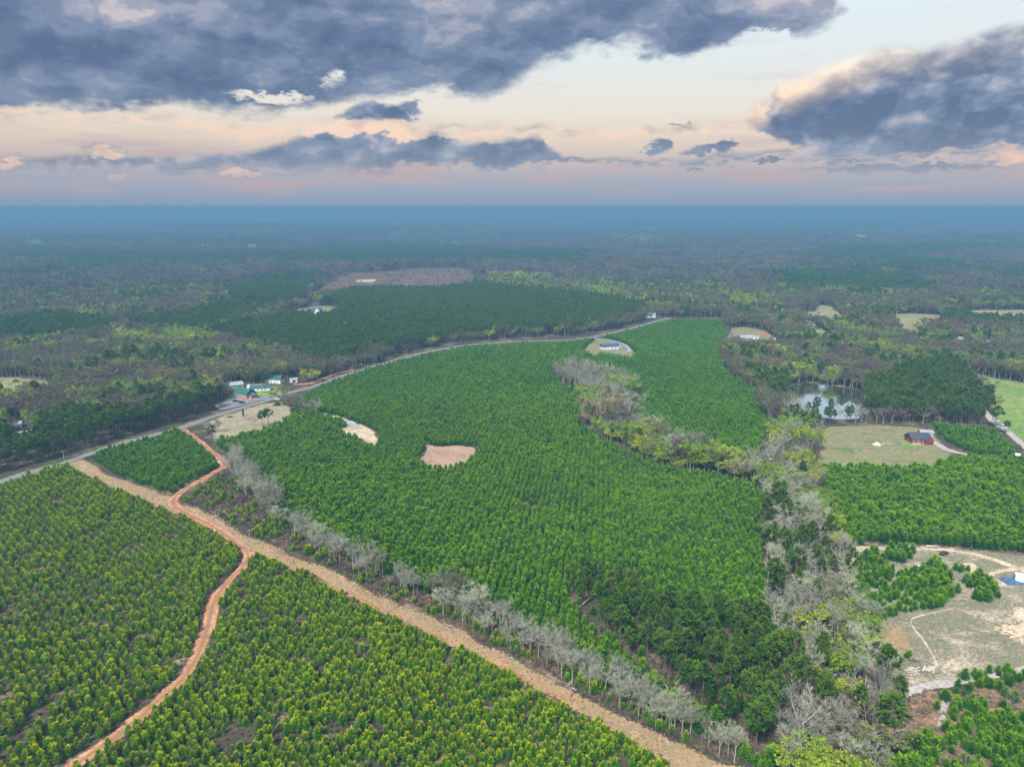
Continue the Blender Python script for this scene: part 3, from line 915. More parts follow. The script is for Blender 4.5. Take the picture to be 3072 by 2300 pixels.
sheet('mown_patch', 'green grass around the red house', [(2650, 1318), (2720, 1308), (2770, 1326), (2790, 1352), (2740, 1358), (2690, 1350)], M['pasture'], 2, 4.0, fray=20.0)
sheet('bare_patch', 'red clay bank beside the ranch house', [(2266, 996), (2300, 1000), (2330, 1010), (2310, 1014), (2280, 1006)], M['reddirt'], 2, 2.0)
ribbon('roadside_bank', 'red clay roadside bank below the tall pines', [(880, 1154), (935, 1150), (1000, 1126), (1060, 1108)], 7.0, M['reddirt'], 3, 3.0, wob=0.6)

# ------------------------------------------------------------------ stands of trees (outlines in photograph pixels)
NEAR_L = [(-600, 1660), (-200, 1530), (0, 1462), (140, 1414)] + ROW_L[1:] + [(2120, 2600), (-900, 2600)]
TRIANGLE = [(250, 1386), (300, 1362), (400, 1335), (530, 1294), (560, 1302), (610, 1344), (640, 1376), (650, 1400), (620, 1424), (570, 1452), (530, 1482), (505, 1490), (440, 1468), (384, 1450), (333, 1430), (296, 1408)]
STRIP = [(560, 1490), (600, 1460), (650, 1430), (690, 1400), (760, 1460), (860, 1560), (960, 1640), (1060, 1700), (1200, 1770), (1400, 1850), (1560, 1920), (1700, 1990), (1850, 2080), (2040, 2190), (2240, 2310), (2300, 2400)] + ROW_R[5:-1][::-1]
MAIN = [(650, 1330), (700, 1322), (760, 1308), (850, 1280), (880, 1240), (920, 1190), (950, 1170), (1000, 1150), (1060, 1128), (1130, 1106), (1220, 1082), (1300, 1064), (1420, 1044), (1560, 1036), (1700, 1032), (1760, 1024), (1860, 1006), (1980, 972), (2060, 964), (2170, 966),
        (2180, 1010), (2165, 1060), (2190, 1130), (2270, 1180), (2300, 1250), (2290, 1330), (2260, 1420), (2280, 1480), (2290, 1560), (2300, 1700), (2320, 1850), (2350, 2000), (2380, 2200), (2300, 2360), (2220, 2290), (2040, 2180), (1850, 2070), (1700, 1980),
        (1560, 1910), (1400, 1840), (1200, 1760), (1060, 1690), (960, 1630), (860, 1550), (760, 1450), (700, 1380)]
RIGHT = [(2440, 1404), (2600, 1414), (2800, 1412), (2860, 1388), (2900, 1380), (3072, 1388), (3500, 1420), (3500, 1700), (3072, 1660), (2860, 1638), (2700, 1630), (2540, 1634), (2500, 1540), (2470, 1460)]
RIGHT2 = [(2800, 1280), (2950, 1290), (3000, 1320), (3050, 1366), (3000, 1372), (2900, 1358), (2850, 1330), (2815, 1304)]
CLUMP = [(2560, 1690), (2610, 1656), (2740, 1660), (2720, 1690), (2640, 1690), (2700, 1730), (2750, 1712), (2820, 1690), (2845, 1730), (2850, 1752), (2920, 1740), (2990, 1760), (2996, 1796), (2940, 1816), (2850, 1818), (2790, 1832), (2740, 1842), (2640, 1868),
         (2610, 1850), (2560, 1800), (2540, 1740)]
BOTTOM_R = [(2700, 2230), (2800, 2200), (2900, 2180), (2960, 2150), (3072, 2140), (3500, 2140), (3500, 2600), (2650, 2600), (2640, 2300)]
FOREST = [(-700, 1560), (-300, 1500), (0, 1424), (185, 1374), (370, 1312), (546, 1266), (640, 1228), (700, 1212), (800, 1186), (935, 1146), (1023, 1114), (1117, 1087), (1209, 1061), (1348, 1030), (1533, 1014), (1718, 1006), (1848, 985), (1973, 954), (2170, 952), (2190, 1040), (2170, 1070), (2190, 1130),
          (2270, 1180), (2300, 1260), (2420, 1290), (2470, 1276), (2760, 1273), (2900, 1280), (2960, 1290), (3010, 1296), (3072, 1336), (3900, 1450), (3900, 500), (-900, 500)]
CREEK_UP = [(1660, 1130), (1730, 1110), (1800, 1130), (1900, 1160), (1900, 1220), (1880, 1270), (1960, 1300), (2060, 1350), (2200, 1400), (2300, 1400), (2330, 1290), (2400, 1240), (2460, 1250), (2450, 1330), (2436, 1400), (2450, 1480), (2300, 1470), (2180, 1440), (2020, 1410), (1860, 1350), (1740, 1280), (1760, 1200), (1690, 1160)]
CREEK_LOW = [(2290, 1440), (2450, 1440), (2490, 1560), (2540, 1640), (2550, 1720), (2560, 1820), (2620, 1880), (2610, 1960), (2580, 2000), (2640, 2080), (2700, 2110), (2690, 2260), (2640, 2420), (2280, 2420), (2330, 2250), (2360, 2080), (2310, 1900), (2290, 1700)]
TALL_C = [(1690, 1790), (1800, 1770), (1950, 1830), (2060, 1880), (2250, 1900), (2370, 1960), (2400, 2080), (2360, 2230), (2260, 2290), (2130, 2200), (2000, 2080), (1860, 1960), (1750, 1880)]
ROWTREES = [(640, 1332), (700, 1370), (770, 1450), (880, 1560), (1000, 1640), (1130, 1706), (1300, 1790), (1450, 1850), (1600, 1920), (1760, 2010), (1900, 2090), (2060, 2180), (2300, 2320), (2200, 2330), (2040, 2222), (1890, 2150), (1740, 2068), (1580, 1984), (1460, 1920), (1330, 1850), (1180, 1776), (1040, 1716), (930, 1650), (820, 1570), (720, 1470), (650, 1380)]
PINE_FAR = [[(600, 1012), (900, 950), (1010, 900), (1100, 872), (1300, 874), (1432, 866), (1600, 888), (1760, 900), (1920, 926), (1950, 950), (1840, 982), (1718, 1004), (1533, 1012), (1348, 1028), (1209, 1060), (1100, 1088), (1023, 1112), (940, 1120), (860, 1070), (760, 1050), (680, 1030)],
            [(680, 880), (800, 842), (960, 824), (985, 840), (920, 866), (925, 915), (800, 930), (700, 935)], [(370, 984), (560, 960), (700, 920), (880, 918), (720, 980), (600, 1008), (450, 1010)],
            [(0, 1330), (250, 1262), (440, 1270), (560, 1230), (690, 1190), (696, 1215), (546, 1266), (370, 1312), (185, 1374), (0, 1424), (-300, 1500), (-300, 1380)],
            [(1024, 770), (1150, 752), (1400, 760), (1400, 795), (1230, 796), (1030, 808)], [(1440, 762), (1700, 758), (1840, 764), (1700, 790), (1480, 798)],
            [(2510, 1210), (2590, 1180), (2760, 1110), (2850, 1108), (2950, 1200), (2985, 1262), (2960, 1286), (2760, 1270), (2600, 1262), (2560, 1252), (2578, 1230)],
            [(2230, 1130), (2380, 1160), (2366, 1200), (2330, 1230), (2300, 1200)], [(2250, 830), (2500, 820), (2760, 840), (2820, 890), (2600, 880), (2350, 870)], [(2800, 960), (2900, 950), (3072, 960), (3200, 970), (3200, 1000), (2960, 990), (2820, 985)],
            [(0, 985), (160, 960), (360, 985), (300, 1020), (0, 1040), (-300, 1040), (-300, 1000)]]
GREEN_FAR = [[(1440, 810), (1600, 840), (1800, 862), (1960, 890), (1960, 930), (1850, 920), (1700, 890), (1500, 870), (1440, 850)], [(2480, 1010), (2600, 1005), (2700, 1030), (2760, 1070), (2740, 1100), (2640, 1080), (2560, 1050), (2480, 1050)],
             [(2160, 890), (2320, 900), (2340, 940), (2220, 940), (2150, 920)], [(0, 1250), (160, 1240), (200, 1270), (120, 1320), (0, 1350), (-200, 1380), (-200, 1290)], [(280, 1020), (560, 1010), (700, 1030), (640, 1050), (300, 1050)]]

# ------------------------------------------------------------------ tree shapes
def tuft(m, c, d, L, w, n, rnd, t0, t1, mi=0, spread=0.7):
    """a spray of needle blades or leaves leaving c along d"""
    c, d = Vector(c), Vector(d).normalized()
    for _ in range(n):
        e = (d + Vector((rnd.uniform(-1, 1), rnd.uniform(-1, 1), rnd.uniform(-1, 1))) * spread).normalized()
        s = e.cross(Vector((rnd.uniform(-1, 1), rnd.uniform(-1, 1), rnd.uniform(-1, 1))))
        if s.length < 1e-3:
            continue
        s = s.normalized() * (w * rnd.uniform(0.7, 1.2) * 0.5)
        l = L * rnd.uniform(0.7, 1.25)
        m.add([c - s, c + s, c + e * l + s * 0.5, c + e * l - s * 0.5], [(0, 1, 2, 3)], mi, [t0, t0, t1, t1])


def young_pine(seed, lod=0):
    """unit-height young pine: (trunk MB, crown MB)"""
    rnd = random.Random(seed)
    h = 1.0
    tr, cr = MB(), MB()
    tr.tube((0, 0, -0.03), (0, 0, 0.93), 0.018, 0.004, 4)
    lv = 8 if lod == 0 else 5
    for k in range(lv):
        t = (k + 0.4) / lv
        z = 0.08 + 0.82 * t
        Rr = 0.25 * (1 - t) ** 0.8 * (0.72 + 0.28 * min(1, t / 0.2)) + 0.03
        nb = max(3, int((7 if lod == 0 else 4) * (1 - 0.5 * t)))
        a0 = rnd.uniform(0, 6.28)
        for b in range(nb):
            a = a0 + 6.283 * (b + rnd.uniform(-0.25, 0.25)) / nb
            r = Rr * rnd.uniform(0.65, 1.15)
            dirv = (math.cos(a) * 0.75, math.sin(a) * 0.75, 0.65 + 0.5 * t)
            tipv = 0.05 + 0.95 * t ** 1.4
            if lod == 0:
                tuft(cr, (math.cos(a) * r * 0.45, math.sin(a) * r * 0.45, z), dirv, 0.15, 0.07, 3, rnd, 0.0, tipv * 0.5)
                tuft(cr, (math.cos(a) * r * 0.85, math.sin(a) * r * 0.85, z + 0.08 * r), dirv, 0.19, 0.05, 4, rnd, 0.0, tipv, 0, 0.55)
            else:
                tuft(cr, (math.cos(a) * r * 0.65, math.sin(a) * r * 0.65, z), dirv, 0.24, 0.12, 3, rnd, 0.0, tipv * 0.6, 0, 0.7)
    tuft(cr, (0, 0, 0.86), (0, 0, 1), 0.17, 0.045, 5 if lod == 0 else 3, rnd, 0.4 if lod == 0 else 0.2, 1.0 if lod == 0 else 0.7, 0, 0.35)
    return tr, cr


def tall_pine(seed, lod=0):
    rnd = random.Random(seed)
    tr, cr = MB(), MB()
    lean = (rnd.uniform(-0.02, 0.02), rnd.uniform(-0.02, 0.02))
    tr.tube((0, 0, -0.02), (lean[0], lean[1], 0.55), 0.013, 0.009, 5)
    tr.tube((lean[0], lean[1], 0.55), (lean[0] * 1.5, lean[1] * 1.5, 0.96), 0.009, 0.002, 4)
    z0 = rnd.uniform(0.46, 0.58)
    n = 34 if lod == 0 else 24
    for k in range(n):
        t = (k + rnd.random()) / n
        z = z0 + (0.97 - z0) * t
        Rr = 0.125 * math.sin(math.pi * min(1, (t * 0.80 + 0.20))) ** 0.75 + 0.01
        a = rnd.uniform(0, 6.28)
        r = Rr * rnd.uniform(0.45, 1.1)
        c = (lean[0] + math.cos(a) * r, lean[1] + math.sin(a) * r, z + 0.02)
        if lod == 0:
            tr.tube((lean[0], lean[1], z - 0.02), c, 0.003, 0.001, 3)
        d = (math.cos(a) * 0.6, math.sin(a) * 0.6, 0.7)
        tuft(cr, c, d, 0.075 if lod == 0 else 0.085, 0.035 if lod == 0 else 0.05, 13 if lod == 0 else 9, rnd, 0.0, 0.25 + 0.6 * t, 0, 1.0)
    return tr, cr


def bare_tree(seed, lod=0, leaves=0.0, spread=1.0, leafsize=0.03, form=0.36):
    """unit-height broadleaf: trunk and limbs, crown of twigs (material 0) and young leaves (material 1)"""
    rnd = random.Random(seed)
    tr, cr = MB(), MB()
    fz = rnd.uniform(form - 0.08, form + 0.06)
    tr.tube((0, 0, -0.02), (0.01, 0.0, fz), 0.014, 0.009, 5)
    nl = 6 if lod == 0 else 4
    ends = []
    for i in range(nl):
        a = 6.283 * (i + rnd.uniform(-0.3, 0.3)) / nl
        out = rnd.uniform(0.10, 0.19) * spread * (0.4 if i == 0 else 1)
        p0 = Vector((0.01, 0, fz * rnd.uniform(0.75, 1.0)))
        p1 = p0 + Vector((math.cos(a) * out, math.sin(a) * out, rnd.uniform(0.16, 0.26)))
        p2 = p1 + Vector((math.cos(a) * out * 0.6, math.sin(a) * out * 0.6, rnd.uniform(0.12, 0.3)))
        p2.z = min(p2.z, 0.92)
        tr.tube(p0, p1, 0.0055, 0.0035, 3)
        tr.tube(p1, p2, 0.0035, 0.0015, 3)
        for j in range(6 if lod == 0 else 5):
            s = rnd.uniform(0.1, 1.0)
            b = p0.lerp(p1, 0.4 + 0.6 * s) if j % 3 == 0 else p1.lerp(p2, s)
            d = Vector((rnd.uniform(-1, 1), rnd.uniform(-1, 1), rnd.uniform(0.1, 1.1)))
            d.x += math.cos(a) * 0.5; d.y += math.sin(a) * 0.5
            e = b + d.normalized() * rnd.uniform(0.09, 0.17) * (0.6 + 0.4 * spread)
            tr.tube(b, e, 0.0021, 0.0009, 3)
            ends.append((b, e))
    for b, e in ends:
        d = (e - b)
        nt_ = 17 if lod == 0 else 10
        for _ in range(nt_):
            q = b.lerp(e, rnd.uniform(0.3, 1.05))
            tuft(cr, q, d.normalized() + Vector((0, 0, 0.35)), 0.085, 0.0042 if lod == 0 else 0.016, 1, rnd, 0, 0, 0, 0.9)
        nlv = int(leaves * (10 if lod == 0 else 9))
        for _ in range(nlv):
            q = b.lerp(e, rnd.uniform(0.3, 1.25)) + Vector((rnd.uniform(-1, 1), rnd.uniform(-1, 1), rnd.uniform(-1, 1))) * 0.05
            tuft(cr, q, (rnd.uniform(-1, 1), rnd.uniform(-1, 1), 0.8), leafsize * (1 if lod == 0 else 1.5), leafsize * (0.8 if lod == 0 else 1.2), 1, rnd, 0, 0, 1, 0.6)
    return tr, cr


def clump(kind, seed, n, side, lod):
    """several crowns of one canopy for the far woods, unit: metres"""
    rnd = random.Random(seed)
    m = MB()
    for i in range(n):
        cx, cy = rnd.uniform(-side / 2, side / 2), rnd.uniform(-side / 2, side / 2)
        h = rnd.uniform(13, 21) if kind != 'pine' else rnd.uniform(14, 19)
        rad = rnd.uniform(3.2, 5.5) if kind != 'pine' else rnd.uniform(2.2, 3.4)
        nb = lod
        for k in range(nb):
            u = rnd.uniform(-0.2, 1.0); a = rnd.uniform(0, 6.283)
            rr = rad * math.sqrt(max(0.0, 1 - u * u)) * rnd.uniform(0.75, 1.05) if kind != 'pine' else rad * (1 - max(u, 0)) ** 0.7 * rnd.uniform(0.7, 1.1)
            c = Vector((cx + math.cos(a) * rr, cy + math.sin(a) * rr, h * 0.62 + u * h * 0.36))
            d = Vector((math.cos(a) * rr, math.sin(a) * rr, 2.0 + 3 * u))
            L = rad * (0.62 if lod > 16 else 0.9)
            mi = 1 if (kind == 'bud' and rnd.random() < 0.55) or kind == 'green' else 0
            tuft(m, c, d, L, L * (0.75 if kind in ('pine', 'green') else 0.5), 2, rnd, 0.0, 0.2 + 0.5 * max(u, 0), mi, 0.8)
        if lod > 16:
            m.tube((cx, cy, 0), (cx, cy, h * 0.7), 0.22, 0.1, 3, 0)
    return m


def shrub(seed):
    rnd = random.Random(seed)
    m = MB()
    for k in range(11):
        a = rnd.uniform(0, 6.283)
        tuft(m, (rnd.uniform(-0.3, 0.3), rnd.uniform(-0.3, 0.3), 0), (math.cos(a) * 0.6, math.sin(a) * 0.6, 1.0), 0.75, 0.13, 2, rnd, 0, 0, 0, 0.5)
    return m


protos = {}      # kind -> list of (trunk mesh, crown mesh) at unit height
KMAT = {'young': (['bark'], ['young']), 'mid': (['bark'], ['mid']), 'pine': (['bark'], ['pine']), 'bare': (['greybark'], ['twig']), 'bud': (['greybark'], ['twig', 'bud']), 'green': (['greybark'], ['twig', 'green']), 'pale': (['palebark'], ['silver']), 'silver': (['silverbark'], ['silver', 'green'])}


def make(kind, seed, lod):
    if kind in ('young', 'mid'): return young_pine(seed + (500 if kind == 'mid' else 0), lod)
    if kind == 'pine': return tall_pine(seed, lod)
    if kind == 'bare': return bare_tree(seed, lod, 0.0, 1.0)
    if kind == 'pale': return bare_tree(seed, lod, 0.0, 1.1, form=0.5)
    if kind == 'silver': return bare_tree(seed, lod, 0.25 if seed % 2 else 1.1, 0.85, 0.022, 0.42)
    if kind == 'bud': return bare_tree(seed, lod, 1.3, 1.2, 0.036)
    return bare_tree(seed, lod, 2.2, 1.15, 0.042, 0.30)


def joined(tr, cr):
    m = MB()
    m.add(tr.v, tr.f, 0)
    b = len(m.v)
    m.v += cr.v; m.tip += cr.tip
    m.f += [tuple(b + i for i in f) for f in cr.f]
    m.mi += [k + 1 for k in cr.mi]
    return m


NV = {'young': 7, 'mid': 6, 'pine': 6, 'bare': 5, 'bud': 6, 'green': 5, 'pale': 2, 'silver': 7}
tmesh, coll = {}, {}
for kd, nv in NV.items():
    tmesh[kd] = []
    for lod in (0, 1):
        c = bpy.data.collections.new('shape_%s_%d' % (kd, lod))
        coll[kd, lod] = c
        for i in range(nv):
            tr, cr = make(kd, 100 * i + 7 + lod * 31, lod)
            tm, cm = [M[k] for k in KMAT[kd][0]], [M[k] for k in KMAT[kd][1]]
            if lod == 0:
                tmesh[kd].append((tr.mesh('trunk', tm), cr.mesh('crown', cm), joined(tr, cr).mesh(kd, tm + cm)))
            me = tmesh[kd][i][2] if lod == 0 else joined(tr, cr).mesh(kd + '_far', tm + cm)
            c.objects.link(bpy.data.objects.new('%s_%d_%02d' % (kd, lod, i), me))
for kd, mats in (('pine', ['pine']), ('bare', ['twig']), ('bud', ['twig', 'bud']), ('green', ['twig', 'green'])):
    for lv, (n, side, lod) in enumerate(((9, 27.0, 22), (26, 70.0, 8))):
        c = bpy.data.collections.new('clump_%s_%d' % (kd, lv))
        coll['clump', kd, lv] = c
        for i in range(4):
            me = clump(kd, 900 + i + lv * 50, n, side, lod).mesh('clump', [M[k] for k in mats])
            c.objects.link(bpy.data.objects.new('clump_%s_%d_%02d' % (kd, lv, i), me))
for nm, mt in (('brush', 'brush'), ('straw', 'straw')):
    c = bpy.data.collections.new(nm)
    coll[nm] = c
    for i in range(4):
        c.objects.link(bpy.data.objects.new('%s_%02d' % (nm, i), shrub(40 + i).mesh(nm, [M[mt]])))


def scatter(name, label, cat, collection, x, y, z, rot, scl, idx):
    """one object that instances shapes on points (for what nobody could count)"""
    n = len(x)
    if n == 0:
        return None
    me = bpy.data.meshes.new(name)
    me.vertices.add(n)
    me.vertices.foreach_set('co', np.column_stack([x, y, z]).astype(np.float32).ravel())
    a = me.attributes.new('rz', 'FLOAT', 'POINT'); a.data.foreach_set('value', np.asarray(rot, np.float32))
    a = me.attributes.new('sc', 'FLOAT_VECTOR', 'POINT'); a.data.foreach_set('vector', np.asarray(scl, np.float32).ravel())
    a = me.attributes.new('ix', 'INT', 'POINT'); a.data.foreach_set('value', np.asarray(idx, np.int32))
    o = bpy.data.objects.new(name, me)
    col.objects.link(o)
    g = bpy.data.node_groups.new('scatter_' + name, 'GeometryNodeTree')
    g.interface.new_socket('Geometry', in_out='INPUT', socket_type='NodeSocketGeometry')
    g.interface.new_socket('Geometry', in_out='OUTPUT', socket_type='NodeSocketGeometry')
    N, L = g.nodes, g.links
    gi, go = N.new('NodeGroupInput'), N.new('NodeGroupOutput')
    ci = N.new('GeometryNodeCollectionInfo')
    ci.inputs['Collection'].default_value = collection
    ci.inputs['Separate Children'].default_value = True
    ci.inputs['Reset Children'].default_value = True
    ip = N.new('GeometryNodeInstanceOnPoints')
    ip.inputs['Pick Instance'].default_value = True

    def attr(nm, ty):
        q = N.new('GeometryNodeInputNamedAttribute'); q.data_type = ty; q.inputs['Name'].default_value = nm
        return q.outputs['Attribute']
    cx = N.new('ShaderNodeCombineXYZ')
    L.new(attr('rz', 'FLOAT'), cx.inputs[2])
    e2r = N.new('FunctionNodeEulerToRotation')
    L.new(cx.outputs[0], e2r.inputs[0])
    L.new(gi.outputs[0], ip.inputs['Points'])
    L.new(ci.outputs[0], ip.inputs['Instance'])
    L.new(attr('ix', 'INT'), ip.inputs['Instance Index'])
    L.new(e2r.outputs[0], ip.inputs['Rotation'])
    L.new(attr('sc', 'FLOAT_VECTOR'), ip.inputs['Scale'])
    L.new(ip.outputs[0], go.inputs[0])
    md = o.modifiers.new('scatter', 'NODES')
    md.node_group = g
    return tag(o, label, cat, kind='stuff')


# ------------------------------------------------------------------ where the trees stand
def grid(poly_pix, sx, sy, ang, jit, rmax=None):
    """jittered rows in world space that fall inside an outline given in pixels"""
    w = np.array([G(px, max(py, 640))[:2] for px, py in poly_pix])
    c, s = math.cos(ang), math.sin(ang)
    q = np.column_stack([w[:, 0] * c + w[:, 1] * s, -w[:, 0] * s + w[:, 1] * c])
    lo, hi = q.min(0), q.max(0)
    gx, gy = np.meshgrid(np.arange(lo[0], hi[0], sx), np.arange(lo[1], hi[1], sy))
    gx = gx.ravel() + rng.uniform(-jit, jit, gx.size) * sx
    gy = gy.ravel() + rng.uniform(-jit, jit, gy.size) * sy
    x, y = gx * c - gy * s, gx * s + gy * c
    k = (np.abs(np.arctan2(x, y)) < R(41)) & (y > 60)
    if rmax: k &= np.hypot(x, y) < rmax
    x, y = x[k], y[k]
    z = H(x, y)
    px, py, dp = project(x, y, z)
    k = inside(poly_pix, px, py)
    return x[k], y[k], z[k], px[k], py[k]


def near_line(x, y, line, d):
    k = np.zeros(len(x), bool)
    for i in range(0, len(line), 1):
        k |= (x - line[i, 0]) ** 2 + (y - line[i, 1]) ** 2 < d * d
    return k


ROADMASK = np.vstack([road_c])
TRACKMASK = track_c
drives = [G(*q)[:2] for q in [(2812, 1334), (2850, 1352), (2880, 1360), (2900, 1364), (2930, 1368), (2960, 1372), (3000, 1375), (3040, 1378), (2556, 1672), (2553, 1690), (2570, 1650), (2610, 1644), (2650, 1646), (2700, 1648), (2740, 1648)]]
drives = np.array(drives)


glades = []                       # the ground in front of each house stays open towards the picture's foot
for q in [(702, 1162, 4), (826, 1146, 5), (881, 1145, 4), (1950, 952, 2), (2432, 986, 6), (2542, 994, 5), (2590, 966, 6), (2836, 1034, 6), (2890, 1030, 7), (2956, 1036, 7), (2443, 822, 8), (754, 920, 7), (2476, 1128, 4), (2386, 1120, 4), (76, 1306, 6), (44, 1282, 2), (52, 1288, 2), (2986, 1264, 3), (3000, 1280, 3)]:
    gx_, gy_, _ = G(q[0], q[1])
    gl = math.hypot(gx_, gy_)
    for k in range(-1, q[2]):
        glades.append((gx_ * (1 - 6.0 * k / gl), gy_ * (1 - 6.0 * k / gl)))
glades = np.array(glades)


def free(x, y, px, py, road=6.5, track=3.2, skip=(), lot=True):
    k = np.ones(len(x), bool)
    for P in OPEN:
        if id(P) not in skip:
            k &= ~inside(P, px, py)
    k &= ~near_line(x, y, ROADMASK, road)
    k &= ~near_line(x, y, TRACKMASK, track)
    k &= ~near_line(x, y, drives, 4.0)
    k &= ~near_line(x, y, glades, 9.0)
    return k


TREES = {k: [] for k in NV}      # kind -> [x, y, z, height, width factor, zone]


def put(kind, x, y, z, h, wf, zone):
    for i in range(len(x)):
        TREES[kind].append((x[i], y[i], z[i], h[i], wf[i], zone))


def pick(mask, *a):
    return [q[mask] for q in a]


# --- young pine plantations
def stand(poly, sx, sy, ang, hmean, zone, gap=0.0, gapscale=22.0, extra=None, rmax=None, jit=0.24):
    x, y, z, px, py = grid(poly, sx, sy, ang, jit, rmax)
    k = free(x, y, px, py)
    n1 = vnoise(x, y, gapscale, 21) * 0.6 + vnoise(x, y, gapscale * 0.4, 22) * 0.4
    k &= n1 > gap + rng.uniform(-0.12, 0.12, len(x))
    k &= rng.random(len(x)) > 0.05
    if extra is not None:
        k &= extra(x, y, px, py)
    x, y, z = pick(k, x, y, z)
    h = hmean * (0.72 + 0.35 * vnoise(x, y, 60, 31) + 0.18 * vnoise(x, y, 14, 32)) * rng.normal(1.0, 0.2, len(x)).clip(0.5, 1.6)
    put('mid' if zone in ('main', 'right', 'clump', 'triangle', 'bottom') else 'young', x, y, z, h, rng.normal(1.05, 0.18, len(x)).clip(0.7, 1.5), zone)


a0 = np.array(G(30, 1990)); a1 = np.array(G(66, 2046))
ang_l = math.atan2(*(a1 - a0)[[1, 0]])
b0 = np.array(G(1900, 1560)); b1 = np.array(G(1915, 1700))
ang_m = math.atan2(*(b1 - b0)[[1, 0]])
c0 = np.array(G(2700, 1480)); c1 = np.array(G(2780, 1490))
ang_r = math.atan2(*(c1 - c0)[[1, 0]])
stand(NEAR_L, 1.95, 2.8, ang_l, 3.15, 'near', gap=0.21, gapscale=15.0, jit=0.18)
stand(TRIANGLE, 2.05, 2.9, ang_l, 3.5, 'triangle', gap=0.15, jit=0.18)
stand(STRIP, 2.6, 3.0, ang_l, 3.0, 'strip', gap=0.40, gapscale=13, jit=0.4)
stand(MAIN, 2.0, 2.85, ang_m, 4.2, 'main', gap=0.16, jit=0.18, extra=lambda x, y, px, py: ~inside(CREEK_UP, px, py) & ~inside(CREEK_LOW, px, py) & ~(inside(ROWTREES, px, py) & (rng.random(len(px)) < 0.75)) & ~(inside(TALL_C, px, py) & (rng.random(len(px)) < 0.8)))
stand(RIGHT, 2.3, 3.0, ang_r, 5.0, 'right', gap=0.12)
stand(RIGHT2, 2.6, 3.1, ang_r, 4.6, 'right', gap=0.12)
stand(CLUMP, 2.4, 2.9, ang_r, 4.6, 'clump', gap=0.30, gapscale=9, jit=0.45)
stand(BOTTOM_R, 2.2, 2.5, ang_r, 4.4, 'bottom', gap=0.36, gapscale=12, jit=0.45)
for (cx, cy, n, sd) in ((2895, 2130, 26, 3.2), (2880, 2085, 4, 1.5), (3045, 2036, 12, 2.4), (2965, 2062, 14, 3.0), (2878, 1710, 5, 1.3), (3010, 2180, 14, 4), (3000, 2240, 20, 5), (2870, 2240, 18, 5), (2716, 1966, 2, 1.0)):
    bx, by, _ = G(cx, cy)
    xx, yy = bx + rng.normal(0, sd, n), by + rng.normal(0, sd, n)
    put('mid', xx, yy, H(xx, yy), rng.uniform(2.4, 4.6, n), rng.uniform(0.95, 1.25, n), 'lone')

# --- tall pines, bare trees, leafing trees
def wood(poly, sp, zone, mix, hs, rmax=None, extra=None, keep=1.0, skip=(), road=8.0, lean=None):
    """mix: [(kind, share), ...]; hs: kind -> (mean height, spread)"""
    x, y, z, px, py = grid(poly, sp, sp, 0.35, 0.45, rmax)
    k = free(x, y, px, py, road, 5.0, skip)
    k &= rng.random(len(x)) < keep
    if extra is not None:
        k &= extra(x, y, px, py)
    x, y, z, px, py = pick(k, x, y, z, px, py)
    u = rng.random(len(x)) * 0.55 + 0.45 * np.clip((vnoise(x, y, 38, 51) - 0.5) * 1.6 + 0.5, 0, 1)
    lo = 0.0
    for kind, sh in mix:
        q = (u >= lo) & (u < lo + sh)
        lo += sh
        hm, hsd = hs[kind]
        hh = rng.normal(hm, hsd, q.sum()).clip(hm * 0.55, hm * 1.5)
        put(kind, x[q], y[q], z[q], hh, rng.normal(1.0 if kind in ('pine', 'silver') else 1.3, 0.16, q.sum()).clip(0.7, 1.8), zone)


HS = {'pine': (16, 2.2), 'bare': (14.5, 2.4), 'bud': (15, 2.6), 'green': (14.5, 2.4), 'pale': (15, 2), 'silver': (15, 2)}
NEARR = 1450.0
FPINE = lambda x, y, px, py: np.any([inside(P, px, py) for P in PINE_FAR], axis=0)
FGREEN = lambda x, y, px, py: np.any([inside(P, px, py) for P in GREEN_FAR], axis=0)
far_ok = lambda x, y, px, py: (py > 880) | (np.hypot(x, y) < NEARR)
wood(FOREST, 5.0, 'far_pines', [('pine', 1.0)], {'pine': (15, 1.7)}, NEARR, FPINE, 0.97)
wood(FOREST, 6.8, 'far_green', [('bud', 0.46), ('green', 0.34), ('bare', 0.10), ('pine', 0.10)], HS, NEARR, lambda *a: FGREEN(*a) & ~FPINE(*a), 0.98)
wood(FOREST, 5.8, 'woods', [('bare', 0.15), ('bud', 0.55), ('green', 0.13), ('pine', 0.17)], HS, NEARR, lambda *a: ~FGREEN(*a) & ~FPINE(*a) & ~inside(PONDFRONT, a[2], a[3]), 0.98)
wood(PONDFRONT, 4.8, 'woods', [('silver', 0.55), ('pine', 0.3), ('bud', 0.15)], {'silver': (11, 2), 'pine': (12, 2), 'bud': (9, 2)}, keep=0.75)
wood(CREEK_UP, 5.4, 'creek', [('silver', 0.46), ('bud', 0.12), ('green', 0.31), ('pine', 0.11)], {'pine': (13, 2), 'silver': (14.5, 2.5), 'bud': (14, 2), 'green': (13, 2)}, keep=0.95, extra=lambda x, y, px, py: ~((py < 1325) & (px > 2335) & (rng.random(len(px)) < 0.88)))
wood(CREEK_LOW, 4.9, 'thicket', [('pine', 0.30), ('silver', 0.36), ('bud', 0.06), ('green', 0.28)], {'pine': (14.5, 2.2), 'silver': (12.5, 2.5), 'bud': (11, 2), 'green': (10.5, 2)}, keep=0.93, extra=lambda x, y, px, py: ~inside(LOT, px, py) & ~((py > 1990) & (rng.random(len(px)) < 0.2)))
wood(TALL_C, 5.3, 'tall', [('pine', 0.92), ('silver', 0.08)], {'pine': (14.0, 2.4), 'silver': (11, 2)}, keep=0.93)
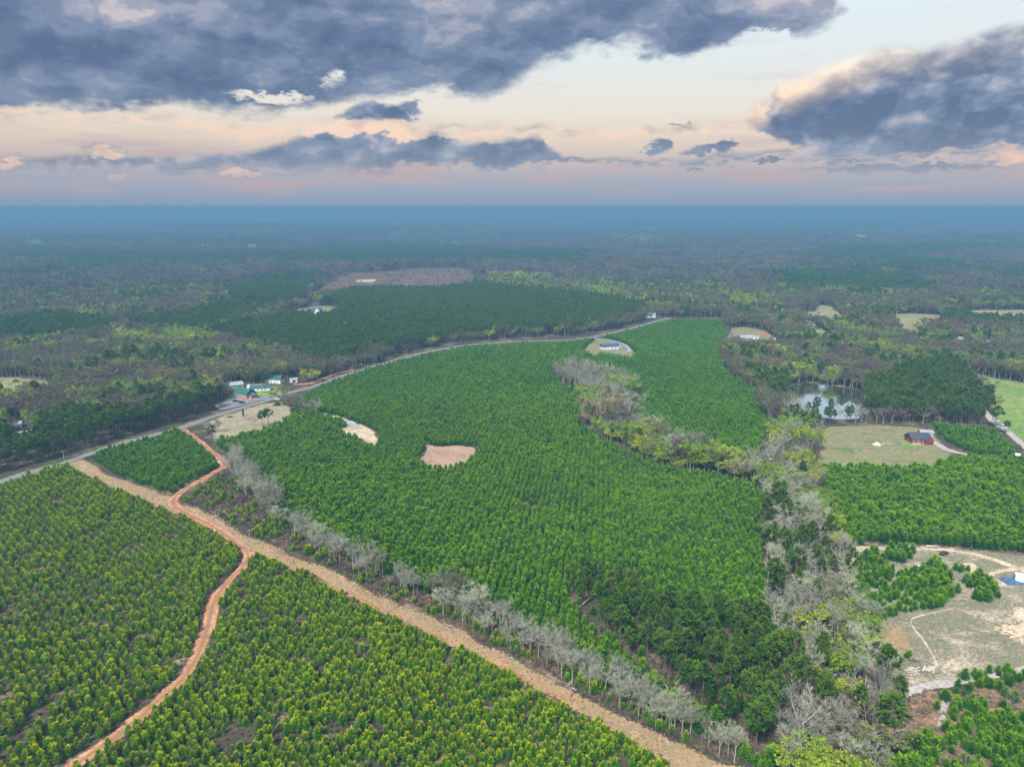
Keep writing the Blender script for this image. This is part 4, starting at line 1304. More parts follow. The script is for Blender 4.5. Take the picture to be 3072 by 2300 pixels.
wood(ROWTREES, 3.2, 'rowtrees', [('silver', 0.74), ('bud', 0.16), ('green', 0.10)], {'silver': (10.3, 2.0), 'bud': (8.5, 1.6), 'green': (8.5, 1.5)}, keep=0.8, extra=lambda x, y, px, py: (vnoise(x, y, 18, 77) > np.where(px > 1480, 0.15, 0.36)))
wood([(900, 1120), (1020, 1100), (1240, 1048), (1240, 1070), (1060, 1120), (930, 1160)], 7, 'roadside', [('bare', 0.6), ('bud', 0.4)], HS, keep=0.25, road=6)
wood(CHURCHFIELD, 16, 'field_trees', [('bare', 0.5), ('bud', 0.5)], {'bare': (8, 2), 'bud': (8, 2)}, keep=0.22, skip=(id(CHURCHFIELD),))
wood(BROOM, 9, 'slope', [('bare', 1.0)], {'bare': (4, 1)}, keep=0.25)

# --- the far woods, as clumps of crowns: blocks of planted pine, bare and leafing hardwood
FAR = {}
for lv, (r0, r1, sp) in enumerate(((NEARR, 4300.0, 25.0), (4300.0, 19000.0, 66.0))):
    gx, gy = np.meshgrid(np.arange(-r1 * 0.68, r1 * 0.68, sp), np.arange(r0 * 0.7, r1, sp))
    gx = gx.ravel() + rng.uniform(-0.4, 0.4, gx.size) * sp
    gy = gy.ravel() + rng.uniform(-0.4, 0.4, gy.size) * sp
    rr = np.hypot(gx, gy)
    k = (rr >= r0) & (rr < r1) & (np.abs(np.arctan2(gx, gy)) < R(41))
    x, y = gx[k], gy[k]
    z = H(x, y)
    px, py, _ = project(x, y, z)
    op = np.zeros(len(x), bool)
    for P in OPEN:
        op |= inside(P, px, py)
    pine = FPINE(x, y, px, py)
    green = FGREEN(x, y, px, py)
    u = vnoise(x + 90 * (vnoise(x, y, 140, 64) - .5), y, 520, 61) * 0.55 + vnoise(x, y, 210, 62) * 0.3 + rng.random(len(x)) * 0.15
    v = vnoise(x, y, 330, 65) * 0.6 + rng.random(len(x)) * 0.4
    kinds = np.where(pine | (u < 0.40), 'pine', np.where((green & (v > 0.5)) | (v > 0.86), 'green', np.where(v > 0.40, 'bud', 'bare')))
    gapk = (vnoise(x, y, 260, 66) > 0.90) & ~pine & (u > 0.45)
    for kd in ('pine', 'bare', 'bud', 'green'):
        q = (kinds == kd) & ~op & ~gapk
        s = rng.uniform(0.85, 1.2, q.sum())
        scl = np.column_stack([s * 1.05, s * 1.05, s * rng.uniform(0.8, 1.1, q.sum())])
        scatter('far_forest', {'pine': 'dark pine blocks of the hazy far woods', 'bare': 'bare mauve hardwoods of the hazy far woods', 'bud': 'budding olive hardwoods of the hazy far woods', 'green': 'fresh green hardwoods of the hazy far woods'}[kd] + (' near the horizon' if lv else ''),
                'forest', coll['clump', kd, lv], x[q], y[q], z[q] - 0.4, rng.uniform(0, 6.28, q.sum()), scl, rng.integers(0, 4, q.sum()))

# --- single trees that stand out (pixel of the foot, pixel row of the top)
SPECIAL = [
    ('silver', 1425, 1856, 1746, 1.5, 'wide crowned bare grey tree standing alone beside the power line strip'),
    ('pale', 2392, 2246, 2096, 1.25, 'tall white barked bare tree forking high above the thicket'),
    ('pale', 2446, 2236, 2124, 1.3, 'white barked bare tree with a fan of pale branches'),
    ('bare', 2652, 2098, 1982, 1.3, 'dark leafless snag leaning over the worn lot'),
    ('green', 2553, 2000, 1918, 1.25, 'bright yellow green tree at the corner of the worn lot'),
    ('green', 2474, 2040, 1962, 1.25, 'yellow green tree in front of the grey thicket'),
    ('green', 2525, 2110, 2022, 1.15, 'pale yellow green tree above the lane end'),
    ('green', 2353, 2290, 2212, 1.25, 'bright yellow green tree at the bottom of the tall pines'),
    ('green', 2562, 2262, 2192, 1.2, 'light green tree beside the dark lone pine'),
    ('green', 2556, 2318, 2242, 1.3, 'vivid yellow green tree at the bottom edge of the thicket'),
    ('green', 2432, 2236, 2184, 1.0, 'slim yellow green sapling between the white barked trees'),
    ('green', 2375, 1330, 1262, 1.1, 'vivid lime green tree on the creek below the pond'),
    ('green', 2400, 1430, 1350, 1.2, 'lime green tree at the corner of the red house yard'),
    ('green', 2330, 1430, 1372, 1.2, 'rounded lime green tree on the upper creek'),
    ('green', 2070, 1410, 1312, 1.0, 'pale green tree among the grey creek trees'),
    ('bud', 1800, 1290, 1146, 1.3, 'yellow tinged tall tree in the middle of the plantation'),
    ('silver', 1880, 1290, 1156, 1.5, 'rounded grey bare tree in the middle of the plantation'),
    ('green', 329, 1256, 1192, 1.3, 'round bright green tree in the woods above the road'),
    ('green', 437, 1276, 1206, 1.2, 'bright green tree nearest the road among dark pines'),
    ('green', 238, 1262, 1212, 1.0, 'slim green tree among grey hardwoods'),
    ('bud', 372, 1262, 1206, 1.2, 'tan budding tree between two bright green trees'),
    ('bud', 844, 1218, 1152, 1.7, 'wide olive tree standing beside the church road'),
    ('bud', 906, 1246, 1182, 1.6, 'wide tan budding tree at the driveway entrance'),
    ('silver', 950, 1256, 1188, 1.5, 'grey bare tree beside the driveway entrance'),
    ('pine', 788, 1280, 1232, 1.6, 'dark spindly pine in the field below the church'),
    ('pine', 806, 1278, 1226, 1.6, 'taller dark pine of the pair in the field below the church'),
    ('pine', 640, 1330, 1276, 1.5, 'dark evergreen at the head of the red clay track'),
    ('pine', 2660, 2250, 2090, 1.5, 'broad dark evergreen beside the grey lane'),
    ('pine', 2985, 1284, 1218, 1.5, 'dark cedar beside the gravel road'),
    ('pine', 3016, 1300, 1262, 1.7, 'small dark cedar at the end of the gravel road'),
    ('green', 2352, 1130, 1072, 1.7, 'big round fresh green tree west of the pond'),
    ('pale', 2598, 1150, 1112, 1.6, 'white blossoming tree above the pond'),
    ('green', 1655, 1912, 1846, 1.0, 'pale green leafing tree in the grey row beside the power line strip'),
    ('bud', 1300, 1800, 1706, 1.0, 'tall thin leafing tree left of the wide bare tree'),
    ('silver', 1330, 1806, 1700, 0.9, 'thin trunked tree beside the wide bare tree'),
    ('bud', 1376, 1814, 1696, 1.0, 'slender tall tree between thin trunks and the wide bare tree'),
    ('silver', 1215, 1784, 1720, 1.0, 'pale slender bare tree where the grey row thins out'),
]

NAMES = {'young': 'young_pine', 'mid': 'young_pine', 'pine': 'tall_pine', 'bare': 'bare_tree', 'bud': 'budding_tree', 'green': 'leafing_tree', 'pale': 'pale_barked_tree', 'silver': 'silver_tree'}


def plant(kind, x, y, z, h, wf, rz, label, group=None, var=None):
    tm, cm, jm = tmesh[kind][(var if var is not None else rng.integers(0, NV[kind])) % NV[kind]]
    if kind in ('young', 'mid'):
        o = bpy.data.objects.new(NAMES[kind], jm)
        col.objects.link(o)
        o.location = (x, y, z)
        o.rotation_euler = (0, 0, rz)
        o.scale = (h * wf, h * wf, h)
    else:
        o = empty(NAMES[kind], (x, y, z), rz)
        o.scale = (h * wf, h * wf, h)
        for nm, me in (('trunk', tm), ('crown', cm)):
            p = bpy.data.objects.new(nm, me)
            col.objects.link(p)
            p.parent = o
    return tag(o, label, 'tree', group)


for kd, px, pyb, pyt, wf, lb in SPECIAL:
    b = G(px, pyb)
    plant(kd, *b, height_to(b, pyt), wf, rng.uniform(0, 6.28), lb)

ZL = {  # zone -> (label per kind, group)
    'near': ('young yellow tipped pine in the near plantation below the power line strip', 'young pines of the near plantation'),
    'lone': ('young pine in a loose clump on the rusty slope or the worn lot', 'young pines on the slope and lot'),
    'bottom': ('young pine in the thick patch at the bottom corner below the lot', 'young pines of the bottom corner'),
    'strip': ('young pine in the brushy strip between power line and grey trees', 'young pines of the brushy strip'),
    'main': ('young pine in the large middle plantation', 'young pines of the middle plantation'),
    'clump': ('young pine in the clump on the worn lot', 'young pines of the lot clump'),
    'right': ('young pine in the plantation below the red house', 'young pines below the red house'),
    'triangle': ('young pine in the triangular stand between road and red track', 'young pines of the triangular stand'),
}
ZT = {'tall': 'in the tall pine stand in the middle', 'thicket': 'in the mixed thicket along the lower creek', 'creek': 'along the upper creek through the plantation', 'rowtrees': 'in the thin row beside the power line strip',
      'woods': 'in the mixed woods beyond the country road', 'far_pines': 'in the dark pine woods beyond the road', 'far_green': 'in the greening woods beyond the plantation', 'roadside': 'beside the country road bank', 'field_trees': 'in the tan field below the church', 'slope': 'on the rusty slope below the lot'}
SHORT = {'pine': 'dark mature pine', 'silver': 'silver grey leafless tree', 'bare': 'bare brown tree', 'bud': 'budding olive tree', 'green': 'fresh yellow green tree'}
KL = {'pine': 'tall dark green pine', 'silver': 'silver grey leafless tree', 'bare': 'bare brown tree', 'bud': 'budding olive and tan tree', 'green': 'fresh yellow green tree'}
LAND = [(741, 1655, 'near the junction of strip and red track'), (625, 1867, 'beside the middle bend of the red track'), (300, 2240, 'beside the low end of the red track'), (1159, 1841, 'near the power pole by the wide bare tree'), (1709, 2096, 'near the lower power pole'),
        (452, 1492, 'near the fork of the red track'), (1345, 1370, 'near the kidney shaped clearing'), (736, 1190, 'near the brick church'), (76, 1306, 'near the camper trailer'), (2475, 1205, 'near the pond'), (2752, 1324, 'near the red house'), (2222, 1018, 'near the ranch house'),
        (1828, 1046, 'near the long white house'), (944, 940, 'near the white farmhouse'), (2742, 2016, 'near the plank pile'), (3036, 1744, 'near the blue tarp'), (2636, 1794, 'near the planks in the pine clump'), (2950, 1190, 'near the green pasture'), (1100, 2290, 'at the middle of the bottom edge'),
        (620, 2290, 'at the bottom edge right of the red track'), (850, 2290, 'at the bottom edge below the dark gaps'), (1400, 2290, 'at the bottom edge left of the strip'), (1750, 2290, 'at the bottom end of the strip'), (2400, 2230, 'beside the white barked trees'), (2660, 2230, 'beside the broad dark evergreen'),
        (20, 1990, 'at the left margin'), (60, 2270, 'in the bottom left corner'), (1765, 1815, 'near the pale fallen trunk'), (2100, 2100, 'at the lower side of the tall stand'), (2300, 1960, 'at the creek side of the tall stand'), (2420, 1600, 'on the creek left of the lot'), (2440, 1800, 'on the creek beside the lot'),
        (2330, 1430, 'on the creek below the pond'), (1800, 1250, 'at the head of the plantation creek'), (2060, 1360, 'midway down the plantation creek'), (380, 1240, 'near the round bright green trees'), (200, 1360, 'near the pole across the road'), (500, 1260, 'above the straight of the road'),
        (900, 1150, 'near the red roadside bank'), (1300, 1040, 'above the road bend'), (1700, 1010, 'above the far road'), (200, 1100, 'behind the left field'), (450, 1120, 'behind the church woods'), (2600, 1060, 'above the pond'), (2900, 1040, 'near the far hamlet'), (2430, 990, 'near the far paddock'),
        (980, 1680, 'at the upper end of the silver row'), (700, 1440, 'at the head of the silver row'), (1500, 1890, 'midway down the silver row'), (1900, 2120, 'at the low end of the silver row'), (2850, 2250, 'in the bottom corner scrub'), (3040, 2200, 'at the right end of the scrub'), (2895, 2130, 'in the round clump on the scrub'),
        (3040, 2036, 'beside the grey lane')]
LANDW = np.array([G(a, b)[:2] for a, b, _ in LAND])
LIMIT = 285
for kd, lst in TREES.items():
    if not lst:
        continue
    zones = np.array([t[5] for t in lst])
    A = np.array([t[:5] for t in lst])
    x, y, z, h, wf = A.T
    px, py, _ = project(x, y, z)
    px2, py2, dp = project(x, y, z + h)
    inf = (px > 8) & (px < 3064) & (py < 2292) & (py2 > 0) & (py2 < 2280)
    size = np.where(inf, h * np.sqrt(wf) / dp, -1)
    order = np.argsort(-size)
    lim = {'young': 190, 'mid': 95}.get(kd, LIMIT) - sum(1 for s in SPECIAL if s[0] == kd)
    ind = order[:lim]
    ind = ind[size[ind] > 0]
    hmed = {zn: float(np.median(h[zones == zn])) for zn in set(zones)}
    for i in ind:
        if kd in ('young', 'mid'):
            lb, gp = ZL.get(zones[i], ('young pine in the outer plantation', 'other young pines'))
        else:
            lb = KL[kd] + ' ' + ZT[zones[i]]
            gp = KL[kd] + 's ' + ZT[zones[i]]
        near = LAND[int(np.argmin(np.hypot(LANDW[:, 0] - x[i], LANDW[:, 1] - y[i])))][2]
        q = h[i] / hmed[zones[i]]
        sz = 'low ' if q < 0.8 else 'shorter ' if q < 0.95 else 'very big ' if q > 1.25 else 'bigger ' if q > 1.07 else 'middling '
        gp = (SHORT[kd] if kd not in ('young', 'mid') else 'young pine') + 's ' + near
        lb = sz + (SHORT[kd] if kd not in ('young', 'mid') else ('yellow tipped young pine' if kd == 'young' else 'deep green young pine')) + ' ' + near
        plant(kd, x[i], y[i], z[i], h[i], wf[i], rng.uniform(0, 6.28), lb, gp)
    rest = np.ones(len(x), bool); rest[ind] = False
    d = np.hypot(x, y) * rng.uniform(0.72, 1.2, len(x))          # the simpler shapes set in gradually
    cut = 540 if kd in ('young', 'mid') else 950
    for lod, m in ((0, rest & (d < cut)), (1, rest & (d >= cut))):
        s = np.column_stack([h[m] * wf[m], h[m] * wf[m], h[m]])
        nm = {'young': 'pine_plantation', 'mid': 'pine_plantation', 'pine': 'pine_forest', 'bare': 'bare_forest', 'bud': 'budding_forest', 'green': 'green_forest', 'pale': 'bare_forest', 'silver': 'silver_forest'}[kd]
        scatter(nm, {'young': 'yellow tipped rows of young pines', 'mid': 'deep green rows of young pines', 'pine': 'mass of tall dark pines', 'bare': 'mass of bare brown trees', 'bud': 'mass of budding olive trees', 'green': 'mass of fresh green trees', 'pale': 'pale trees', 'silver': 'mass of silver grey leafless trees'}[kd] + (' farther off' if lod else ' closer by'),
                'forest', coll[kd, lod], x[m], y[m], z[m], rng.uniform(0, 6.28, m.sum()), s, rng.integers(0, NV[kd], m.sum()))

# --- brush between the planted rows, dry stems on the strip
def cover(name, label, polys, sp, cname, h, dens, rmax, skip_open=True, noisemin=0.0):
    X, Y, Z, Hh = [], [], [], []
    for P in polys:
        x, y, z, px, py = grid(P, sp, sp, 0.2, 0.5, rmax)
        k = rng.random(len(x)) < dens
        if skip_open:
            k &= free(x, y, px, py, 6.0, 2.4)
        else:
            k &= ~near_line(x, y, TRACKMASK, 2.4) & ~near_line(x, y, ROADMASK, 5)
        k &= vnoise(x, y, 13, 91) > noisemin
        X.append(x[k]); Y.append(y[k]); Z.append(z[k])
    x, y, z = np.concatenate(X), np.concatenate(Y), np.concatenate(Z)
    s = h * rng.uniform(0.5, 1.35, len(x))
    scatter(name, label, 'brush', coll[cname], x, y, z, rng.uniform(0, 6.28, len(x)), np.column_stack([s, s, s * rng.uniform(0.6, 1.1, len(x))]), rng.integers(0, 4, len(x)))


cover('undergrowth', 'mauve brush between the young pines', [NEAR_L, STRIP, TRIANGLE, ROWTREES], 1.9, 'brush', 1.1, 0.8, 430)
cover('undergrowth', 'grey and tan brush of the strip below the silver trees', [STRIP, ROWTREES], 1.7, 'brush', 1.4, 0.85, 430)
cover('dry_grass', 'dry grass of the strip below the silver trees', [STRIP], 2.2, 'straw', 0.7, 0.5, 430, True, 0.5)
cover('undergrowth', 'mauve brush under the lower creek trees', [CREEK_LOW, TALL_C], 2.6, 'brush', 1.5, 0.8, 420)
cover('dry_grass', 'tan broom grass on the power line strip', [ROW], 1.5, 'straw', 0.6, 0.8, 430, False, 0.36)
cover('undergrowth', 'low green weeds on the power line strip', [ROW], 3.0, 'brush', 0.5, 0.6, 430, False, 0.5)
cover('dry_grass', 'dry tufts scattered on the worn lot', [LOT], 3.0, 'straw', 0.4, 0.5, 430, False, 0.5)
cover('dry_grass', 'rusty broom grass on the slope below the lot', [BROOM], 1.8, 'straw', 0.6, 0.6, 420, False, 0.5)
cover('undergrowth', 'dark brush on the slope below the lot', [BROOM], 2.0, 'brush', 1.3, 0.7, 420, False, 0.3)
cover('dry_grass', 'tan grass tufts in gaps of the near plantation', [NEAR_L], 3.0, 'straw', 0.8, 0.5, 430, True, 0.66)

cover('undergrowth', 'slash and regrowth on the far cutover land', [CUT_A, CUT_B], 16.0, 'brush', 5.0, 0.5, None, False, 0.35)

# ------------------------------------------------------------------ buildings
def gable(name, label, loc, rz, L, W, Hw, rise, wall, roof, windows=(), doors=(), eave=0.45, group=None, root=None, trim=None, chimney=None, hip=0.0, gable_mat=None):
    """long axis on local x; windows/doors: (side, position along, sill, width, height); sides: 'f' -y, 'b' +y, 'l' -x, 'r' +x"""
    o = root or empty(name, loc, rz)
    if root is None:
        tag(o, label, 'building', group)
    w = MB()
    w.box((0, 0, Hw / 2 - 0.3), (L, W, Hw + 0.6))
    wl = w.build('wall', wall, o)
    if hip == 0:
        for sx in (-1, 1):
            g = MB()
            x = sx * L / 2
            t = 0.12
            g.add([(x - t * sx, -W / 2, Hw), (x - t * sx, W / 2, Hw), (x - t * sx, 0, Hw + rise), (x + 0.003 * sx, -W / 2, Hw), (x + 0.003 * sx, W / 2, Hw), (x + 0.003 * sx, 0, Hw + rise)],
                  [(0, 1, 2), (5, 4, 3), (0, 3, 4, 1), (1, 4, 5, 2), (2, 5, 3, 0)])
            g.build('gable_end', gable_mat or wall, o)
    r = MB()
    e = eave
    sl = rise / (W / 2)
    zb = Hw - e * sl
    th = 0.18
    hx = L / 2 + e
    rx = hx - hip
    vs = [(-hx, -W / 2 - e, zb), (hx, -W / 2 - e, zb), (hx, W / 2 + e, zb), (-hx, W / 2 + e, zb), (-rx, 0, Hw + rise), (rx, 0, Hw + rise)]
    vs += [(x, y, z + th) for x, y, z in vs]
    r.add(vs, [(6, 7, 11, 10), (8, 9, 10, 11), (7, 8, 11), (9, 6, 10), (1, 0, 4, 5), (3, 2, 5, 4), (0, 1, 7, 6), (1, 2, 8, 7), (2, 3, 9, 8), (3, 0, 6, 9), (2, 1, 5), (0, 3, 4)])
    rf = r.build('roof', roof, o)
    if chimney:
        c = MB(); c.box((chimney[0], chimney[1], Hw + rise * 0.7 + 0.6), (0.8, 0.6, 1.8)); c.build('chimney', M['brickred'], rf)

    def opening(nm, s, p, z, ww, hh, fm, im):
        if s == 'f': c, sz, d = (p, -W / 2 - 0.03, z + hh / 2), (ww, 0.1, hh), (0, -0.04, 0)
        elif s == 'b': c, sz, d = (p, W / 2 + 0.03, z + hh / 2), (ww, 0.1, hh), (0, 0.04, 0)
        elif s == 'l': c, sz, d = (-L / 2 - 0.03, p, z + hh / 2), (0.1, ww, hh), (-0.04, 0, 0)
        else: c, sz, d = (L / 2 + 0.03, p, z + hh / 2), (0.1, ww, hh), (0.04, 0, 0)
        b = MB(); b.box(c, sz)
        f = b.build(nm, fm, o)
        b = MB(); b.box((c[0] + d[0], c[1] + d[1], c[2]), tuple(q * 0.82 if q > 0.11 else q for q in sz))
        b.build('pane' if nm == 'window' else 'panel', im, f)
    for s, p, z, ww, hh in windows:
        opening('window', s, p, z, ww, hh, M['cream'], M['glass'])
    for s, p, z, ww, hh in doors:
        opening('door', s, p, z, ww, hh, M['cream'], M['darkmetal'])
    return o


def yaw_to(px, py, deg):
    """rotation such that local x runs along the picture's horizontal at this place, turned by deg"""
    b = G(px, py)
    return -math.atan2(b[0], b[1]) + R(deg)


def church():
    b = G(736, 1190)
    rz = yaw_to(736, 1190, -54)
    o = empty('brick_church', b, rz)
    tag(o, 'red brick church with green metal roof and white gable', 'church')
    gable('', '', b, rz, 16, 9.5, 4.2, 3.6, M['brickred'], M['greenroof'], [('f', x, 1.0, 1.0, 2.2) for x in (-6, -3.4, -0.8, 1.8)] + [('r', -3.2, 1.0, 0.9, 2.0), ('r', 3.2, 1.0, 0.9, 2.0), ('b', -4, 1.0, 1, 2), ('b', 0, 1.0, 1, 2), ('l', 0, 1, 1, 2)], [],
          root=o, gable_mat=M['cream'], eave=0.5)
    # projecting porch with its own white pediment on the front end
    p = MB(); p.box((9.6, 0, 1.6), (3.2, 5.4, 3.4)); p.build('porch', M['brickred'], o)
    
    r = MB()
    vs = [(7.0, -3.1, 3.2), (11.7, -3.1, 3.2), (11.7, 3.1, 3.2), (7.0, 3.1, 3.2), (7.0, 0, 5.3), (11.7, 0, 5.3)]
    vs += [(x, y, z + 0.16) for x, y, z in vs]
    r.add(vs, [(6, 7, 11, 10), (8, 9, 10, 11), (0, 1, 7, 6), (2, 3, 9, 8), (1, 0, 4, 5), (3, 2, 5, 4), (1, 5, 11, 7), (5, 2, 8, 11), (0, 6, 10, 4), (4, 10, 9, 3)])
    r.build('porch_roof', M['greenroof'], o)
    g = MB(); g.add([(11.25, -2.7, 3.3), (11.25, 2.7, 3.3), (11.25, 0, 5.15), (11.1, -2.7, 3.3), (11.1, 2.7, 3.3), (11.1, 0, 5.15)], [(0, 1, 2), (5, 4, 3), (0, 3, 4, 1), (1, 4, 5, 2), (2, 5, 3, 0)]); g.build('pediment', M['cream'], o)
    d = MB(); d.box((11.26, 0, 1.25), (0.12, 2.0, 2.5)); dd = d.build('door', M['cream'], o)
    d = MB(); d.box((11.33, 0.0, 1.25), (0.05, 1.6, 2.3)); d.build('panel', M['carred'], dd)
    st = MB(); st.box((5.4, 0, 8.0), (1.7, 1.7, 1.8)); st.box((5.4, 0, 9.0), (2.0, 2.0, 0.2)); s = st.build('steeple', M['cream'], o)
    sp = MB(); sp.box((5.4, 0, 10.2), (1.9, 1.9, 2.2), taper=0.05); sp.build('spire', M['cream'], s)
    for y in (-1, 1):
        lv = MB(); lv.box((5.4, y * 0.87, 8.0), (0.9, 0.06, 1.1)); lv.build('louvre', M['darkmetal'], s)
    w = MB()
    w.box((12.6, 0, 0.12), (2.6, 2.4, 0.2)); w.build('doorstep', M['concrete'], o)


church()
ribbon('footpath', 'pale curved walk in front of the church', [(712, 1198), (736, 1204), (756, 1198), (775, 1190), (777, 1184)], 1.6, M['sand'], 4, 1.0, nx=2)


def H1(name, label, px, py, deg, *a, **k):
    return gable(name, label, G(px, py), yaw_to(px, py, deg), *a, **k)


H1('ranch_house', 'low house with blue green roof behind the church', 782, 1170, -8, 16, 7, 2.7, 1.6, M['cream'], M['blueroof'], [('f', x, 0.9, 1.2, 1.1) for x in (-5, -1.5, 4)], [('f', 1.5, 0, 1.0, 2.1)])
H1('house', 'grey roofed house half hidden left of the church', 702, 1162, 10, 14, 8, 2.9, 2.0, M['wood'], M['greyroof'], [('f', x, 0.9, 1.2, 1.2) for x in (-4, 0, 4)], [('f', 2, 0, 1.0, 2.1)])
H1('house', 'teal roofed white house behind the roadside trees', 826, 1146, -30, 14, 8, 3.6, 2.8, M['white'], M['greenroof'], [('f', x, 1.0, 1.1, 1.3) for x in (-4.5, -1.5, 4)] + [('r', -2, 1, 1, 1.3), ('r', 2, 1, 1, 1.3)], [('f', 1.5, 0, 1.0, 2.1)])
H1('garden_shed', 'white metal carport beside the red clay bank', 881, 1145, 5, 6, 5, 2.5, 0.9, M['cream'], M['greyroof'], [], [('f', 0, 0, 3.0, 2.1)])
o = H1('long_house', 'long white house with dark blue roof in a plantation clearing', 1828, 1046, 22, 19, 8.5, 3.3, 2.4, M['white'], M['blueroof'], [('f', -7, 1.0, 1.5, 1.2), ('f', -3.5, 1.0, 1.1, 1.2), ('f', 5.5, 1.0, 1.5, 1.2), ('l', -1.5, 1.0, 1.1, 1.2), ('l', 2, 1.0, 1.1, 1.2)], [('f', 1.5, 0, 1.1, 2.2)])
p = MB(); p.box((1.8, -5.2, 0.25), (3.0, 2.4, 0.5)); p.box((0.5, -6.2, 1.3), (0.15, 0.15, 2.4)); p.box((3.1, -6.2, 1.3), (0.15, 0.15, 2.4)); p.build('porch', M['wood'], o)
p = MB(); p.box((10.4, -0.5, 2.6), (3.2, 5.5, 0.18)); p.box((11.7, -3.0, 1.25), (0.15, 0.15, 2.6)); p.box((11.7, 2.0, 1.25), (0.15, 0.15, 2.6)); p.build('carport', M['cream'], o)
o = H1('farmhouse', 'white farmhouse with blue roof and cross gable among far pines', 944, 940, 12, 22, 10, 4.2, 3.6, M['white'], M['blueroof'], [('f', x, 1.1, 1.3, 1.5) for x in (-8.5, -4.5, 8)] + [('r', 0, 1.2, 1.3, 1.5)], [('f', -1.5, 0, 1.2, 2.3)])
p = MB(); p.box((3.0, -6.2, 2.0), (6.5, 3.0, 4.0)); p.add([(-0.25, -7.75, 4.0), (6.25, -7.75, 4.0), (3.0, -7.75, 6.9), (-0.25, -3.0, 4.0), (6.25, -3.0, 4.0), (3.0, -3.0, 6.9)], [(0, 1, 2), (5, 4, 3), (1, 4, 5, 2), (2, 5, 3, 0)]); p.build('cross_gable', M['white'], o)
for x in (1.6, 4.4):
    q = MB(); q.box((x, -7.8, 2.1), (1.1, 0.1, 1.5)); q.build('window', M['glass'], o)
o = H1('red_house', 'red sided house with dark blue roof in a grass yard', 2752, 1324, 30, 13, 9.0, 3.2, 3.0, M['redwall'], M['darkroof'], [('f', -4.6, 1.0, 1.2, 1.3), ('f', -1.5, 1.0, 1.2, 1.3), ('r', -2.4, 1.0, 1.3, 1.4), ('r', 2.4, 1.0, 1.3, 1.4), ('l', 0, 1, 1.2, 1.3)], [('f', 1.8, 0, 1.1, 2.2)], gable_mat=M['redwall'], hip=0.0)
p = MB(); p.box((3.9, -6.0, 1.5), (4.6, 3.4, 3.2)); p.build('wing', M['redwall'], o)
p = MB()
vs = [(1.2, -8.1, 2.9), (6.6, -8.1, 2.9), (6.6, -1.0, 2.9), (1.2, -1.0, 2.9), (3.9, -8.1, 5.0), (3.9, -1.0, 5.0)]
vs += [(a, b_, c + 0.18) for a, b_, c in vs]
p.add(vs, [(6, 10, 11, 9), (7, 8, 11, 10), (0, 4, 10, 6), (1, 7, 10, 4), (0, 6, 9, 3), (1, 2, 8, 7), (0, 3, 5, 4), (1, 4, 5, 2)])
p.build('wing_roof', M['darkroof'], o)
p = MB(); p.add([(1.62, -7.69, 3.0), (6.18, -7.69, 3.0), (3.9, -7.69, 4.85)], [(0, 1, 2)]); p.build('gable_end', M['redwall'], o)
for x in (2.8, 5.0):
    q = MB(); q.box((x, -7.75, 1.6), (1.1, 0.12, 1.3)); q.build('window', M['glass'], o)
p = MB(); p.box((-3.6, -5.7, 0.2), (5.2, 2.4, 0.4)); p.build('porch_deck', M['palewood'], o)
cp = H1('metal_carport', 'grey metal roofed carport behind the red house', 2776, 1304, 20, 8, 6, 2.6, 0.9, M['wood'], M['greyroof'], [], [('f', 0, 0, 3.4, 2.2)])
H1('ranch_house', 'long grey roofed ranch house on a graded yard', 2222, 1018, 4, 26, 9, 2.8, 2.2, M['brickred'], M['greyroof'], [('f', x, 0.9, 1.4, 1.2) for x in (-10, -6, -2, 7)], [('f', 2.5, 0, 1.2, 2.1)], hip=4)
H1('garden_shed', 'small white shed at the end of the ranch house', 2251, 1014, 0, 6, 5, 2.6, 1.2, M['cream'], M['greyroof'], [], [('f', 0, 0, 1.6, 2.1)])
H1('garden_shed', 'pale shed right of the ranch house yard', 2268, 1016, 0, 7, 4, 2.4, 1.0, M['cream'], M['greyroof'], [], [('f', 0, 0, 1.6, 2.0)])
H1('garden_shed', 'tiny white shed at the edge of the ranch yard', 2321, 1022, 10, 4, 4, 2.6, 1.2, M['cream'], M['greyroof'], [], [('f', 0, 0, 1.6, 2.0)])
for nm, lb, px, py, dg, L, W, wm, rm in (
        ('house', 'white cottage at the far end of the country road', 1950, 952, 8, 14, 8, 'white', 'greyroof'),
        ('house', 'white gabled house left of the far green paddock', 2432, 986, -20, 11, 9, 'white', 'greyroof'),
        ('house', 'grey roofed house among far bare trees', 2542, 994, 20, 14, 9, 'cream', 'greyroof'),
        ('house', 'pale long house below the distant meadow', 2590, 966, 8, 22, 9, 'cream', 'greyroof'),
        ('house', 'dark roofed house with white side among far trees', 2836, 1034, 15, 13, 10, 'white', 'darkroof'),
        ('house', 'small white house in the middle of the far hamlet', 2890, 1028, -15, 10, 8, 'white', 'greyroof'),
        ('garden_shed', 'white shed below the far hamlet house', 2893, 1040, 10, 8, 6, 'cream', 'greyroof'),
        ('house', 'bright white steep gabled house right of the far hamlet', 2956, 1036, -35, 12, 9, 'white', 'greyroof'),
        ('house', 'pale roofed house alone in the hazy hardwoods', 2443, 822, 10, 24, 12, 'cream', 'greyroof'),
        ('house', 'tiny pale house in the hazy woods left of the pine block', 754, 920, 5, 20, 10, 'cream', 'greyroof'),
        ('house', 'small grey house beside the trees above the pond', 2476, 1128, 5, 10, 7, 'wood', 'darkroof'),
        ('garden_shed', 'white sided shed hidden left of the pond trees', 2386, 1120, 0, 8, 6, 'cream', 'darkroof')):
    H1(nm, lb, px, py, dg, L, W, 3.4, 2.8, M[wm], M[rm], [('f', -L * 0.3, 1.0, 1.2, 1.3), ('f', L * 0.3, 1.0, 1.2, 1.3)], [('f', 0, 0, 1.1, 2.1)])


